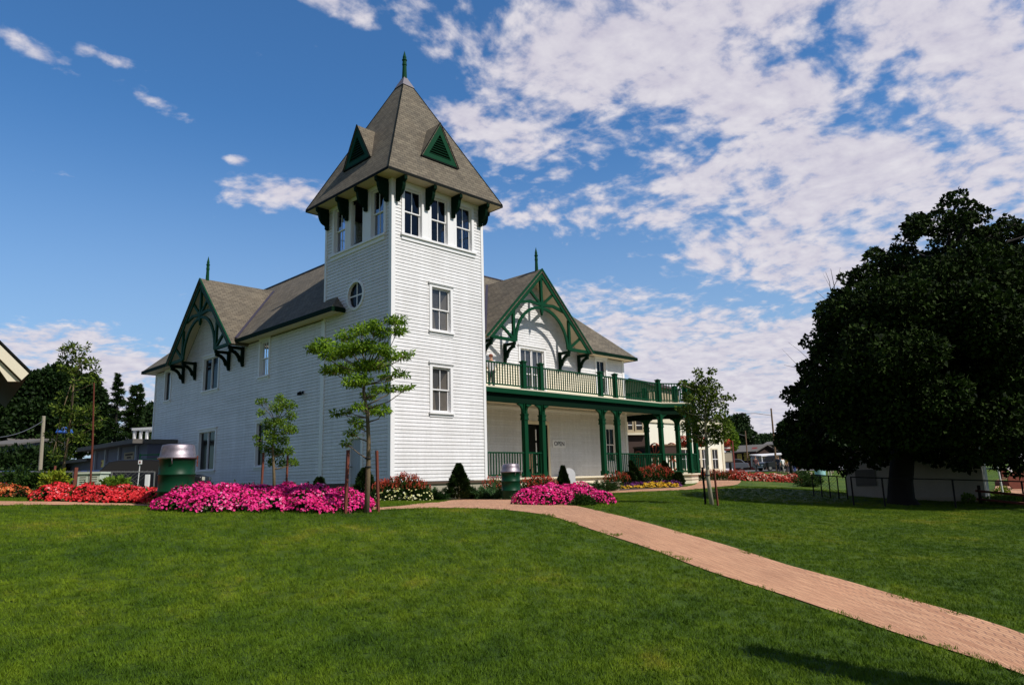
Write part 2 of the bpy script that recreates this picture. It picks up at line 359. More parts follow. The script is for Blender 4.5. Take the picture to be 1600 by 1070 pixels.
# leaf clouds: every leaf is its own small folded face
class LC:
    def __init__(s): s.v = []; s.f = []; s.t = []; s.k = 0
    def leaves(s, P, D, L, W, tint=None, fold=.25):
        n = len(P)
        if n == 0: return s
        P = np.asarray(P, float); D = np.asarray(D, float); D /= np.linalg.norm(D, axis=1)[:, None]+1e-9
        r = rng.normal(size=(n, 3)); B = np.cross(D, r); B /= np.linalg.norm(B, axis=1)[:, None]+1e-9; U = np.cross(D, B)
        L = (np.ones(n)*L*rng.uniform(.7, 1.3, n))[:, None]; W = (np.ones(n)*W*rng.uniform(.7, 1.3, n))[:, None]
        a = P; b = P+D*L*.45+B*W*.5+U*W*fold; c = P+D*L; d = P+D*L*.45-B*W*.5+U*W*fold
        s.v.append(np.stack([a, b, c, d], 1).reshape(-1, 3))
        idx = s.k+np.arange(n)[:, None]*4
        s.f.append(np.concatenate([idx+[0, 1, 2], idx+[0, 2, 3]], 1).reshape(-1, 3)); s.k += 4*n
        t = rng.random(n) if tint is None else tint
        s.t.append(np.repeat(t, 2)); return s
    def flowers(s, P, Nn, r, cup=.35, k=5, tint=None):
        """k-petalled shallow cups"""
        n = len(P)
        if n == 0: return s
        P = np.asarray(P, float); Nn = np.asarray(Nn, float); Nn /= np.linalg.norm(Nn, axis=1)[:, None]+1e-9
        q = rng.normal(size=(n, 3)); A = np.cross(Nn, q); A /= np.linalg.norm(A, axis=1)[:, None]+1e-9; B = np.cross(Nn, A)
        R = (r*rng.uniform(.75, 1.25, n))[:, None]; vs = [P-Nn*R*cup]
        for j in range(2*k):
            t = math.pi*j/k; rr = R*(1.0 if j % 2 == 0 else .72)
            vs.append(P+(A*math.cos(t)+B*math.sin(t))*rr)
        s.v.append(np.stack(vs, 1).reshape(-1, 3)); idx = s.k+np.arange(n)[:, None]*(2*k+1)
        fs = [idx+[0, 1+j, 1+(j+1) % (2*k)] for j in range(2*k)]
        s.f.append(np.concatenate(fs, 1).reshape(-1, 3)); s.k += n*(2*k+1)
        t = rng.random(n) if tint is None else tint
        s.t.append(np.repeat(t, 2*k)); return s
    def build(s, name, mat, parent=None, loc=None):
        off = np.array(loc if loc is not None else (rootof(parent).location if parent else (0, 0, 0)))
        V = (np.concatenate(s.v)-off).astype(np.float32); F = np.concatenate(s.f).astype(np.int32); T = np.concatenate(s.t).astype(np.float32)
        me = bpy.data.meshes.new(name); me.vertices.add(len(V)); me.vertices.foreach_set('co', V.ravel())
        me.loops.add(F.size); me.loops.foreach_set('vertex_index', F.ravel())
        me.polygons.add(len(F)); me.polygons.foreach_set('loop_start', np.arange(0, F.size, 3, dtype=np.int32))
        me.update(calc_edges=True); me.validate()
        at = me.attributes.new('tint', 'FLOAT', 'FACE')
        if len(at.data) == len(T): at.data.foreach_set('value', T)
        me.materials.append(mat)
        o = bpy.data.objects.new(name, me); COL.objects.link(o)
        if loc is not None: o.location = off
        if parent: o.parent = parent
        return o
def rdir(n): 
    d = rng.normal(size=(n, 3)); return d/np.linalg.norm(d, axis=1)[:, None]
def blobpts(blobs, n, shell=.55, upper=False, cull=True):
    """points filling the outer part of a union of ellipsoids (cx,cy,cz,rx,ry,rz); returns points and outward directions"""
    B = np.array([(b if len(b) == 6 else (b[0], b[1], b[2], b[3], b[3], b[3])) for b in blobs], float)
    w = (B[:, 3]*B[:, 4]*B[:, 5])**(2/3); w /= w.sum(); P = []; D = []; tot = 0
    while tot < n:
        k = rng.choice(len(B), size=n, p=w); d = rdir(n)
        if upper: d[:, 2] = np.abs(d[:, 2])
        rr = rng.uniform(shell, 1.0, n)**.7; off = d*rr[:, None]*B[k, 3:]; p = B[k, :3]+off
        if cull:
            q = ((p[:, None, :]-B[None, :, :3])/B[None, :, 3:]); inside = ((q**2).sum(-1) < shell**2*.8).any(1); p = p[~inside]; d = d[~inside]
        P.append(p); D.append(d); tot += len(p)
        if len(p) < n*.02: break
    return np.concatenate(P)[:n], np.concatenate(D)[:n]

# ------------------------------------------------------------------ ground
def in_poly(x, y, poly):
    x = np.asarray(x); y = np.asarray(y); c = np.zeros(x.shape, bool); n = len(poly)
    for i in range(n):
        x1, y1 = poly[i][:2]; x2, y2 = poly[(i+1) % n][:2]
        if y1 == y2: continue
        t = ((y1 > y) != (y2 > y)) & (x < (x2-x1)*(y-y1)/(y2-y1)+x1); c ^= t
    return c
def ground():
    radii = [0.0]; r = .6
    while r < 4500: radii.append(r); r = r*1.035+.05
    na = 300; V = [(C[0], C[1])]
    for r in radii[1:]:
        for j in range(na): V.append((C[0]+r*math.sin(2*math.pi*j/na), C[1]+r*math.cos(2*math.pi*j/na)))
    V = np.array(V); Z = gz(V[:, 0], V[:, 1]); mb = MB(); mb.v = [tuple(p) for p in np.column_stack([V, Z])]
    for j in range(na): mb.f.append([0, 1+(j+1) % na, 1+j])
    for i in range(len(radii)-2):
        a = 1+i*na; b = a+na
        for j in range(na): mb.f.append([a+j, a+(j+1) % na, b+(j+1) % na, b+j])
    mb.m = [0]*len(mb.f)
    o = mb.build('ground', M['ground']); tag(o, kind='structure'); return o
ground()
def lerp(a, b, t): return a+(b-a)*t
def strip(name, ptsA, ptsB, mat, nseg=80, nw=8, lift=.012, label=None):
    """a draped path between two edge lines given as ground points"""
    def res(pts, n):
        P = np.array([(p[0], p[1]) for p in pts]); 
        for _ in range(2):
            Q = [P[0]]
            for i in range(len(P)-1): Q += [P[i]*.75+P[i+1]*.25, P[i]*.25+P[i+1]*.75]
            Q.append(P[-1]); P = np.array(Q)
        L = np.concatenate([[0], np.cumsum(np.hypot(*np.diff(P, axis=0).T))]); t = np.linspace(0, L[-1], n)
        return np.column_stack([np.interp(t, L, P[:, 0]), np.interp(t, L, P[:, 1])]), t
    A, ta = res(ptsA, nseg); B, tb = res(ptsB, nseg)
    mb = MB(); UV = []
    for i in range(nseg):
        for j in range(nw+1):
            p = lerp(A[i], B[i], j/nw); mb.v.append((p[0], p[1], 0)); w = np.hypot(*(B[i]-A[i])); UV.append(((ta[i]+tb[i])/2, w*j/nw))
    V = np.array(mb.v); V[:, 2] = gz(V[:, 0], V[:, 1])+lift; mb.v = [tuple(v) for v in V]; k = len(mb.v)
    for i in range(nseg-1):
        for j in range(nw): a = i*(nw+1)+j; mb.f.append([a, a+1, a+nw+2, a+nw+1]); mb.m.append(0)
    o = mb.build(name, mat); me = o.data; uv = me.uv_layers[0]
    for l in me.loops: uv.data[l.index].uv = UV[l.vertex_index]
    tag(o, label, None, None, 'structure')
    return o, [tuple(p) for p in A]+[tuple(p) for p in B[::-1]]
E_up = [gp(*p) for p in ((1740, 1050), (1600, 992), (1520, 965), (1400, 932), (1300, 902), (1230, 885), (1150, 857), (1080, 837), (1000, 815), (940, 800), (890, 789), (830, 780), (770, 776), (720, 779), (680, 785), (640, 790), (596, 793.5))]
E_lo = [gp(*p) for p in ((1740, 1120), (1600, 1054), (1500, 1022), (1400, 990), (1330, 967), (1250, 940), (1175, 915), (1100, 892), (1020, 860), (950, 837), (900, 820), (860, 806), (800, 798), (740, 794.5), (690, 794), (640, 795), (596, 797.5))]
path1, POLY1 = strip('path', E_up, E_lo, M['path'], 110)
E2u = [gp(*p) for p in ((596, 793.5), (480, 790), (360, 787.5), (240, 785.5), (130, 785), (0, 784), (-150, 783))]
E2l = [gp(*p) for p in ((596, 797.5), (480, 794.5), (360, 792), (240, 790.5), (130, 790), (0, 790.5), (-150, 791))]
path2, POLY2 = strip('path', E2u, E2l, M['path'], 60, 4)
E3u = [gp(*p) for p in ((930, 764), (975, 763), (1014, 763.5), (1046, 762.8), (1075, 760), (1090, 756), (1098, 750), (1105, 746), (1125, 743))]
E3l = [gp(*p) for p in ((930, 772), (975, 769), (1014, 767.5), (1046, 766.5), (1075, 765.5), (1110, 762.5), (1140, 759), (1160, 754.5), (1158, 747))]
path3, POLY3 = strip('path', E3u, E3l, M['path'], 50, 6)
# brick plaza far right and the road beyond
pl = MB(); q = [gp(1552, 773), gp(1680, 776), G(1700, 42), G(1552, 42)]
for p in q: p.z += .05
pl.add(q, [(0, 1, 2, 3)]); tag(pl.build('plaza', M['path']), kind='structure')
rd, rnt, rb = newmat('road_asphalt'); _n1 = noise(rnt, 30, 4); _r1 = ramp(rnt, _n1.outputs[0], [(.3, (.10, .095, .09)), (.7, (.17, .165, .155))]); rnt.links.new(_r1.outputs[0], rb.inputs['Base Color']); rb.inputs['Roughness'].default_value = .9
M['road'] = rd
def sheet(name, A, B, C2, D, mat, lift, n=14):
    mb = MB()
    for i in range(n+1):
        for j in range(n+1):
            p = lerp(lerp(np.array(A[:2]), np.array(B[:2]), i/n), lerp(np.array(D[:2]), np.array(C2[:2]), i/n), j/n); mb.v.append((p[0], p[1], gz1(*p)+lift))
    for i in range(n):
        for j in range(n): a = i*(n+1)+j; mb.f.append([a, a+1, a+n+2, a+n+1]); mb.m.append(0)
    return tag(mb.build(name, mat), kind='structure')
sheet('road', G(1120, 80), G(1520, 80), G(1520, 104), G(1110, 104), M['road'], .07)
sheet('car_park', G(-160, 27), G(228, 27), G(215, 44), G(-160, 44), M['road'], .06)

# ------------------------------------------------------------------ the clapboard house
A_, B_ = 4.55, 4.577                      # tower plan
YW, XR, YL, ZE = 3.62, 18.92, 22.98, 6.53  # main walls and eave
class FR:
    """a wall plane: h along the wall, z up, n outwards"""
    def __init__(s, O, H, Nn): s.O = Vector(O); s.H = Vector(H); s.N = Vector(Nn)
    def P(s, h, z, n=0): return s.O+s.H*h+Vector((0, 0, z))+s.N*n
    def box(s, mb, h0, h1, z0, z1, n0, n1, mi=0):
        P = s.P; mb.hexa([P(h0, z0, n0), P(h1, z0, n0), P(h1, z0, n1), P(h0, z0, n1), P(h0, z1, n0), P(h1, z1, n0), P(h1, z1, n1), P(h0, z1, n1)], mi)
    def prism(s, mb, pts, n0, n1, mi=0): mb.prism([s.P(h, z, n0) for h, z in pts], s.N*(n1-n0), mi)
    def beam(s, mb, a, b, w, n0, n1, mi=0):
        """flat member in the wall plane between (h,z) points, width w"""
        a = Vector(a); b = Vector(b); d = (b-a).normalized(); p = Vector((-d.y, d.x))*w/2
        s.prism(mb, [a-p, b-p, b+p, a+p], n0, n1, mi)
def arcpts(c, r, a0, a1, n): return [(c[0]+r*math.cos(RAD(a0+(a1-a0)*i/n)), c[1]+r*math.sin(RAD(a0+(a1-a0)*i/n))) for i in range(n+1)]
FL = FR((0, 0, 0), (0, 1, 0), (-1, 0, 0)); FF = FR((0, 0, 0), (1, 0, 0), (0, -1, 0))
FW = FR((0, YW, 0), (1, 0, 0), (0, -1, 0)); FT = FR((A_, 0, 0), (0, 1, 0), (1, 0, 0)); FB = FR((0, B_, 0), (1, 0, 0), (0, 1, 0))
FXR = FR((XR, 0, 0), (0, 1, 0), (1, 0, 0)); FYL = FR((0, YL, 0), (1, 0, 0), (0, 1, 0))
def siding(mb, fr, rng_, z0, z1, rects=(), circles=(), step=.130):
    """lapped boards; rng_(z)->(h0,h1); openings are cut out"""
    k = 0; z = z0
    while z < z1-1e-6:
        zt = min(z+step, z1); cuts = {z, zt}
        for (a, b, c, d) in rects:
            for q in (c, d):
                if z < q < zt: cuts.add(q)
        for (ch, cz, r) in circles:
            if zt > cz-r and z < cz+r:
                for i in range(1, 4): cuts.add(z+(zt-z)*i/4)
        cl = sorted(cuts)
        for a0, a1 in zip(cl[:-1], cl[1:]):
            if a1-a0 < 1e-5: continue
            zm = (a0+a1)/2; lo = rng_(a0); hi = rng_(a1); iv = [(lo[0], lo[1], hi[0], hi[1])]
            ops = [(a, b) for (a, b, c, d) in rects if c < zm < d]
            for (ch, cz, r) in circles:
                if abs(zm-cz) < r: w = math.sqrt(r*r-(zm-cz)**2); ops.append((ch-w, ch+w))
            for (a, b) in ops:
                nv = []
                for (l0, l1, u0, u1) in iv:
                    if b <= l0 or a >= l1: nv.append((l0, l1, u0, u1)); continue
                    if a > l0: nv.append((l0, a, u0, a))
                    if b < l1: nv.append((b, l1, b, u1))
                iv = nv
            n0 = .022-.018*(a0-z)/step; n1 = .022-.018*(a1-z)/step; g0 = a0
            if abs(a0-z) < 1e-6 and a1-a0 > .02: g0 = a0+.0055   # open joint under the lap
            for (l0, l1, u0, u1) in iv:
                mb.add([fr.P(l0, g0, n0), fr.P(l1, g0, n0), fr.P(u1, a1, n1), fr.P(u0, a1, n1)], [(0, 1, 2, 3)])
                if g0 > a0:
                    mb.add([fr.P(l0, g0, n0), fr.P(l1, g0, n0), fr.P(l1, g0, -.03), fr.P(l0, g0, -.03)], [(0, 3, 2, 1)])
                    mb.add([fr.P(l0, a0-.001, -.03), fr.P(l1, a0-.001, -.03), fr.P(l1, g0, -.03), fr.P(l0, g0, -.03)], [(0, 1, 2, 3)])
        z = zt
HL = (2, 3, -.6)
house = thing('clapboard_house', 'white clapboard house with square corner tower, green trusses and balcony', 'house', HL)
R = M
wf = MB()
# tower faces
WT = [(1.84, 2.76, 5.60, 7.25), (1.84, 2.72, 2.52, 4.18)]
TRI = [(c-.41, c+.41, 9.10, 10.88) for c in (.96, 2.24, 3.52)]
TRL = [(c-.41, c+.41, 9.10, 10.96) for c in (.88, 2.26, 3.50)]
DOOR = (1.80, 2.56, -.46, 1.62)
siding(wf, FF, lambda z: (0, A_), 0, 11.15, WT+TRI)
wl = MB(); siding(wl, FL, lambda z: (0, B_), 0, 11.15, TRL+[DOOR], [(2.31, 7.09, .50)])
TRR = [(c-.41, c+.41, 9.10, 10.9) for c in (1.0, 2.28, 3.56)]
wr = MB(); siding(wr, FT, lambda z: (0, B_), 0, 11.15, TRR); siding(wr, FB, lambda z: (0, A_), 7, 11.15, TRR)
# main left wall
WL = [(14.46, 16.20, 4.82, 6.42), (9.20, 10.02, 4.84, 6.42), (20.68, 21.46, 4.82, 6.42), (14.42, 16.30, .84, 2.70), (9.38, 10.06, .86, 2.72)]
wm = MB(); siding(wm, FL, lambda z: (B_, YL), 0, 6.50, WL)
GC, GZ = 15.15, 10.30                     # left gable centre and ridge
siding(wm, FL, lambda z: (GC-(GZ-.12-z), GC+(GZ-.12-z)), 6.50, 10.1)
# main front wall behind the porch, balcony storey and gable
HC, HZ = 11.22, 10.30
WF = [(10.36, 12.10, 3.88, 6.36), (16.42, 17.24, 4.5, 6.36), (10.74, 12.18, .06, 2.62), (16.96, 17.80, .8, 2.62)]
wb = MB(); siding(wb, FW, lambda z: (A_, XR), .05, 3.82, WF); siding(wb, FW, lambda z: (A_, XR), 5.42, 6.50, WF)
wc = MB(); siding(wc, FW, lambda z: (A_, XR), 3.82, 5.42, WF); wc.build('balcony_wall', R['creamwall'], house)
siding(wb, FW, lambda z: (HC-(HZ-.12-z), HC+(HZ-.12-z)), 6.50, 10.1)
wx = MB(); siding(wx, FXR, lambda z: (YW, YL), .0, 6.50, [(6, 6.9, 1, 2.7), (6, 6.9, 4.6, 6.3), (11, 11.9, 4.6, 6.3)]); siding(wx, FYL, lambda z: (0, XR), .0, 6.50)
wf.build('tower_front_wall', R['white'], house); wl.build('tower_side_wall', R['white'], house); wr.build('tower_rear_wall', R['white'], house)
wm.build('side_wall', R['white'], house); wb.build('front_wall', R['white'], house); wx.build('rear_wall', R['white'], house)
# rooms (dark floors and ceilings seen through the glass)
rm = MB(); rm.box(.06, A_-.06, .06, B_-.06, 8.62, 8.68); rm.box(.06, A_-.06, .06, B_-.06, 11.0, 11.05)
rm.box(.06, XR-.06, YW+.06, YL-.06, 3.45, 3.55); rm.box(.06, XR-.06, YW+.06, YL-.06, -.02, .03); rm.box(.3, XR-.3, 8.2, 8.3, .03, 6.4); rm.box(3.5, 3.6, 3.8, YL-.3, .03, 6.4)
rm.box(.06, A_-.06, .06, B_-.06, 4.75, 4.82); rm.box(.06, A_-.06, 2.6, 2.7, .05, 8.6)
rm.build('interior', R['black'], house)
# foundation
fd = MB(); fd.box(.04, A_-.04, .05, B_, -1.0, -.02); fd.box(.05, XR-.03, B_-1, YL-.05, -1.0, -.03); fd.build('foundation', R['concrete'], house)
fs = MB(); FL.box(fs, 2.7, YL-.02, -1, -.015, .0, .012); FL.box(fs, .02, 1.62, -1, -.015, .0, .012); FF.box(fs, .02, A_-.02, -.1, -.012, -.04, .008); fs.build('foundation', R['brickf'], house)
# corner boards and skirt boards
def board(fr, *a):
    c = MB(); fr.box(c, *a); c.build('corner_board', R['trim'], house)
for fr, h in ((FF, .0), (FF, A_-.13), (FL, B_-.13), (FL, B_), (FL, YL-.13)): board(fr, h, h+.13, -.01, 6.5 if fr is FL and h >= B_ else 11.12, .001, .044)
board(FL, -.044, .13, -.01, 11.12, .001, .044)
board(FT, 0, .13, -.01, 11.12, .001, .044); board(FW, XR-.13, XR, .06, 6.5, .001, .044); board(FXR, YW-.044, YW+.13, .06, 6.5, .001, .044)
for fr, a_, b_ in ((FF, A_, 10.98), (FL, B_, 11.02)):
    c = MB(); fr.box(c, .131, a_-.131, b_, 11.12, .001, .05); c.build('frieze_board', R['trim'], house)
c = MB(); FW.box(c, A_+.05, XR-.13, 3.30, 3.42, .001, .055); c.build('frieze_board', R['trim'], house)
# windows -------------------------------------------------------------
def window(fr, h0, h1, z0, z1, parent=house, double=False, head=True, sill=True, casing=.12, glass='glass', plain=False, muntins=True, curtain=False, sashes=True):
    c = MB(); cs = casing
    for a, b in ((h0-cs, h0), (h1, h1+cs)): fr.box(c, a, b, z0-.02, z1+.01, .0, .045)
    fr.box(c, h0-cs, h1+cs, z1+.01, z1+.14, .0, .047)
    if head: fr.box(c, h0-cs-.05, h1+cs+.05, z1+.14, z1+.20, .0, .10); fr.box(c, h0-cs-.02, h1+cs+.02, z1+.10, z1+.14, .0, .07)
    if sill: fr.box(c, h0-cs-.04, h1+cs+.04, z0-.09, z0-.02, -.02, .10); fr.box(c, h0-cs, h1+cs, z0-.19, z0-.09, .0, .040)
    for a, b in ((h0, h0+.012), (h1-.012, h1)): fr.box(c, a, b, z0, z1, -.14, .002)
    fr.box(c, h0, h1, z1-.012, z1, -.14, .002); fr.box(c, h0, h1, z0-.02, z0+.012, -.14, .002)
    w = c.build('window', R['trim'], parent)
    spans = [(h0+.012, h1-.012)] if not double else [(h0+.012, (h0+h1)/2-.022), ((h0+h1)/2+.022, h1-.012)]
    if double:
        mu = MB(); fr.box(mu, (h0+h1)/2-.022, (h0+h1)/2+.022, z0+.012, z1-.012, -.11, -.01); mu.build('mullion', R['trim'], w)
    zb, zt = z0+.012, z1-.012; zm = (zb+zt)/2
    if plain: sashes = False
    s = MB(); g = MB()
    for a, b in spans:
        if sashes:
            for (q0, q1, n) in ((zm-.02, zt, -.055), (zb, zm+.02, -.09)):
                t = .045
                fr.box(s, a, a+t, q0, q1, n-.035, n); fr.box(s, b-t, b, q0, q1, n-.035, n)
                fr.box(s, a+t, b-t, q0, q0+t, n-.035, n); fr.box(s, a+t, b-t, q1-t, q1, n-.035, n)
                if muntins: fr.box(s, (a+b)/2-.013, (a+b)/2+.013, q0+t, q1-t, n-.028, n-.003)
                g.add([fr.P(a+.02, q0+.02, n-.02), fr.P(b-.02, q0+.02, n-.02), fr.P(b-.02, q1-.02, n-.02), fr.P(a+.02, q1-.02, n-.02)], [(0, 1, 2, 3)])
        else:
            t = .016
            fr.box(s, a, a+t, zb, zt, -.09, -.055); fr.box(s, b-t, b, zb, zt, -.09, -.055); fr.box(s, a+t, b-t, zb, zb+t, -.09, -.055); fr.box(s, a+t, b-t, zt-t, zt, -.09, -.055)
            if muntins: fr.box(s, (a+b)/2-.013, (a+b)/2+.013, zb+t, zt-t, -.085, -.06)
            g.add([fr.P(a+.02, zb+.02, -.075), fr.P(b-.02, zb+.02, -.075), fr.P(b-.02, zt-.02, -.075), fr.P(a+.02, zt-.02, -.075)], [(0, 1, 2, 3)])
    s.build('sash', R['trim'], w); g.build('pane', R[glass], w)
    if curtain:
        bl_ = MB(); fr.box(bl_, h0+.04, h1-.04, z0+.05, z1-.03, -.136, -.130); bl_.build('sheer_curtain', curt2, w)
        cu = MB(); fr.prism(cu, [(h0+.05, z0+.05), (h0+.3, z0+.05), (h0+.12, z1-.3), (h0+.05, z1-.1)], -.128, -.122); fr.prism(cu, [(h1-.05, z0+.05), (h1-.34, z0+.05), (h1-.55, zm+.05), (h1-.05, z1-.1)], -.127, -.121)
        cu.build('curtain', curtm, w)
    return w
curt2 = paint('sheer_cloth', (.30, .28, .26), .3, .9, 4)
curtm = paint('curtain_cloth', (.55, .47, .38), .3, .9, 4)
window(FF, *WT[0], curtain=True, glass='clearglass'); window(FF, *WT[1], curtain=True, glass='clearglass')
for r_ in TRI: window(FF, *r_, head=False, sill=False, casing=.13)
for i, r_ in enumerate(TRL):
    if i == 1:
        c = MB(); h0, h1, z0, z1 = r_
        for a, b in ((h0-.13, h0), (h1, h1+.13)): FL.box(c, a, b, z0-.02, z1+.01, 0, .045)
        for a, b in ((h0, h0+.012), (h1-.012, h1)): FL.box(c, a, b, z0, z1, -.14, .002)
        FL.box(c, h0-.13, h1+.13, z1+.01, z1+.08, 0, .047); w = c.build('window', R['trim'], house); w['label'] = 'window standing open and dark'
        s = MB(); FL.box(s, h0+.012, h1-.012, z1-.10, z1-.012, -.09, -.055); FL.box(s, h0+.10, h0+.16, z0, z1, -.5, -.46); FL.box(s, h1-.3, h1-.26, z0, z1-.9, -.4, -.36); s.build('shutter', R['fascia'], w)
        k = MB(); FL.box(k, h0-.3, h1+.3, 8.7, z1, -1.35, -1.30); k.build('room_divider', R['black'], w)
    else: window(FL, *r_, head=False, sill=False, casing=.13, glass='tglass')
for r_ in TRR: window(FT, *r_, head=False, casing=.13); window(FB, *r_, head=False, casing=.13)
ts = MB()
for fr, L in ((FF, A_), (FL, B_), (FT, B_), (FB, A_)):
    fr.box(ts, .38, L-.40, 8.99, 9.07, -.02, .11); fr.box(ts, .42, L-.44, 8.84, 8.99, .0, .05)
ts.build('belfry_sill', R['trim'], house)
for fr, rs in ((FF, TRI), (FL, TRL)):
    for r0, r1 in zip(rs[:-1], rs[1:]): pb = MB(); fr.box(pb, r0[1]+.13, r1[0]-.13, 9.07, 10.98, .0, .041); pb.build('pilaster', R['trim'], house)
for i, r_ in enumerate(WL): window(FL, *r_, double=(i in (0, 3)), glass='darkglass' if i != 1 else 'glass', muntins=(i == 1), sashes=(i == 1), curtain=(i == 1), head=(i in (0, 3, 4)))
window(FW, *WF[0], double=True, glass='clearglass', sill=False, curtain=True); window(FW, *WF[1], glass='darkglass', sill=False)
window(FW, *WF[3], glass='darkglass', sill=False)
for r_ in [(6, 6.9, 1, 2.7), (6, 6.9, 4.6, 6.3), (11, 11.9, 4.6, 6.3)]: window(FXR, *r_, glass='darkglass')
# round window
c = MB(); ring = [(.60, .0), (.60, .045), (.50, .05), (.49, -.12), (.515, -.12), (.52, 0)]
n = 40
for i in range(n):
    for (r0, n0), (r1, n1) in zip(ring, ring[1:]+ring[:1]):
        a0 = 2*math.pi*i/n; a1 = 2*math.pi*(i+1)/n
        c.add([FL.P(2.31+r0*math.cos(a0), 7.09+r0*math.sin(a0), n0), FL.P(2.31+r0*math.cos(a1), 7.09+r0*math.sin(a1), n0), FL.P(2.31+r1*math.cos(a1), 7.09+r1*math.sin(a1), n1), FL.P(2.31+r1*math.cos(a0), 7.09+r1*math.sin(a0), n1)], [(0, 1, 2, 3)])
w = c.build('round_window', R['trim'], house)
c = MB(); FL.box(c, 2.285, 2.335, 6.60, 7.58, -.09, -.05); FL.box(c, 1.82, 2.28, 7.065, 7.115, -.088, -.052); FL.box(c, 2.34, 2.80, 7.065, 7.115, -.088, -.052); c.build('muntin', R['trim'], w)
c = MB(); FL.prism(c, arcpts((2.31, 7.09), .5, 0, 351, 39), -.075, -.070); c.build('pane', R['darkglass'], w)
# tower side door
c = MB(); h0, h1, z0, z1 = DOOR
FL.box(c, h0+.01, h1-.01, z0, z1-.01, -.10, -.05)
d_ = c.build('side_door', R['greywood'], house)
c = MB(); FL.box(c, h0-.12, h0, z0, z1, 0, .045); FL.box(c, h1, h1+.12, z0, z1, 0, .045); FL.box(c, h0-.12, h1+.12, z1, z1+.13, 0, .047); FL.box(c, h0-.16, h1+.16, z1+.13, z1+.19, 0, .12); FL.box(c, h0, h1, z1-.012, z1, -.1, 0)
FL.box(c, h0, h0+.01, z0, z1-.012, -.1, 0); FL.box(c, h1-.01, h1, z0, z1-.012, -.1, 0); c.build('door_frame', R['trim'], d_)
c = MB()
for i in range(1, 5): FL.box(c, h0+i*(h1-h0)/5-.006, h0+i*(h1-h0)/5+.006, z0+.02, z1-.03, -.052, -.044)
c.build('batten', R['greywood'], d_)
c = MB(); c.tube([FL.P(h1-.1, .6, -.05), FL.P(h1-.1, .6, .01)], .018); c.lathe(FL.P(h1-.1, .57, .03), [(.005, 0), (.03, .012), (.03, .045), (.005, .06)], 12); c.build('handle', R['chrome'], d_)
# wall lamp
c = MB(); FL.box(c, 6.03, 6.13, 3.66, 3.78, .0, .05); c.tube([FL.P(6.08, 3.72, .05), FL.P(6.08, 3.76, .16)], .015); c.lathe(FL.P(6.08, 3.60, .18), [(.02, .14), (.09, .10), (.10, 0), (.01, 0)], 14); c.build('wall_lamp', R['fascia'], house)
# front door, OPEN sign, vent pipe
c = MB(); h0, h1, z0, z1 = WF[2]
FW.box(c, h0-.13, h0, z0, z1, 0, .045); FW.box(c, h1, h1+.13, z0, z1, 0, .045); FW.box(c, h0-.13, h1+.13, z1, z1+.16, 0, .05)
fd_ = c.build('front_door', R['cream'], house)
c = MB(); FW.box(c, h0, (h0+h1)/2-.02, z0, z1, -.12, -.08); c.build('door_leaf', R['fascia'], fd_)
c = MB(); FW.box(c, (h0+h1)/2+.02, h1, z0, z1, -.9, -.86); FW.box(c, h1-.05, h1-.01, z0, z1, -.86, -.1); c.build('door_leaf', R['black'], fd_)
c = MB()
for i, (a, b) in enumerate(((.3, .62), (.72, 1.12), (1.22, 1.72), (1.84, 2.38))): FW.box(c, (h0+h1)/2-.09, (h0+h1)/2-.03, a, b, -.08, -.06)
c.build('light_strip', R['trim'], fd_)  # white-painted strips stand in for light showing at the door edge
c = MB(); FW.box(c, h0+.12, h0+.18, .95, 1.2, -.08, -.03); c.build('handle', R['chrome'], fd_)
c = MB(); FW.box(c, 12.50, 13.50, 1.49, 1.89, .03, .055); sg = c.build('open_sign', R['trim'], house)
def text(word, size, mat, parent, mtx, ext=.004, name='lettering'):
    cu = bpy.data.curves.new(name, 'FONT'); cu.body = word; cu.size = size; cu.extrude = ext; cu.align_x = 'CENTER'; cu.align_y = 'CENTER'; cu.offset = size*.012
    t = bpy.data.objects.new('tmp', cu); COL.objects.link(t); bpy.context.view_layer.update()
    me = bpy.data.meshes.new_from_object(t); bpy.data.objects.remove(t)
    off = rootof(parent).location; me.transform(Matrix.Translation(-off) @ mtx); me.materials.clear(); me.materials.append(mat)
    o = bpy.data.objects.new(name, me); COL.objects.link(o); o.parent = parent; return o
def tmat(P, H, Nn):
    H = Vector(H).normalized(); Nn = Vector(Nn).normalized(); U = Nn.cross(H)
    m = Matrix.Identity(4)
    for i in range(3): m[i][0] = H[i]; m[i][1] = U[i]; m[i][2] = Nn[i]; m[i][3] = P[i]
    return m
text('OPEN', .31, R['black_ink'], sg, tmat(FW.P(13.0, 1.69, .058), (1, 0, 0), (0, -1, 0)))
# ---------------- tower roof
t = .6125; ax, ay, az = A_/2, B_/2, 17.19; zt = 11.19
c = MB(); b4 = [(-t, -t), (A_+t, -t), (A_+t, B_+t), (-t, B_+t)]
c.add([(*p, zt) for p in b4]+[(ax, ay, az)], [(0, 1, 4), (1, 2, 4), (2, 3, 4), (3, 0, 4)])
tr = c.build('tower_roof', R['shingle'], house)
c = MB(); c.add([(*p, zt-.06) for p in b4], [(0, 3, 2, 1)]); c.build('tower_soffit', R['soffit'], house)
c = MB()
e_ = .012; b5 = [(-t-e_, -t-e_), (A_+t+e_, -t-e_), (A_+t+e_, B_+t+e_), (-t-e_, B_+t+e_)]
for i in range(4):
    p, q = b5[i], b5[(i+1) % 4]; p2, q2 = b4[i], b4[(i+1) % 4]
    c.add([(*p, zt-.085), (*q, zt-.085), (*q, zt+.012), (*p, zt+.012), (*q2, zt-.085), (*p2, zt-.085), (*q2, zt+.03), (*p2, zt+.03)], [(0, 1, 2, 3), (0, 5, 4, 1), (3, 2, 6, 7)])
c.build('drip_edge', R['fascia'], house)
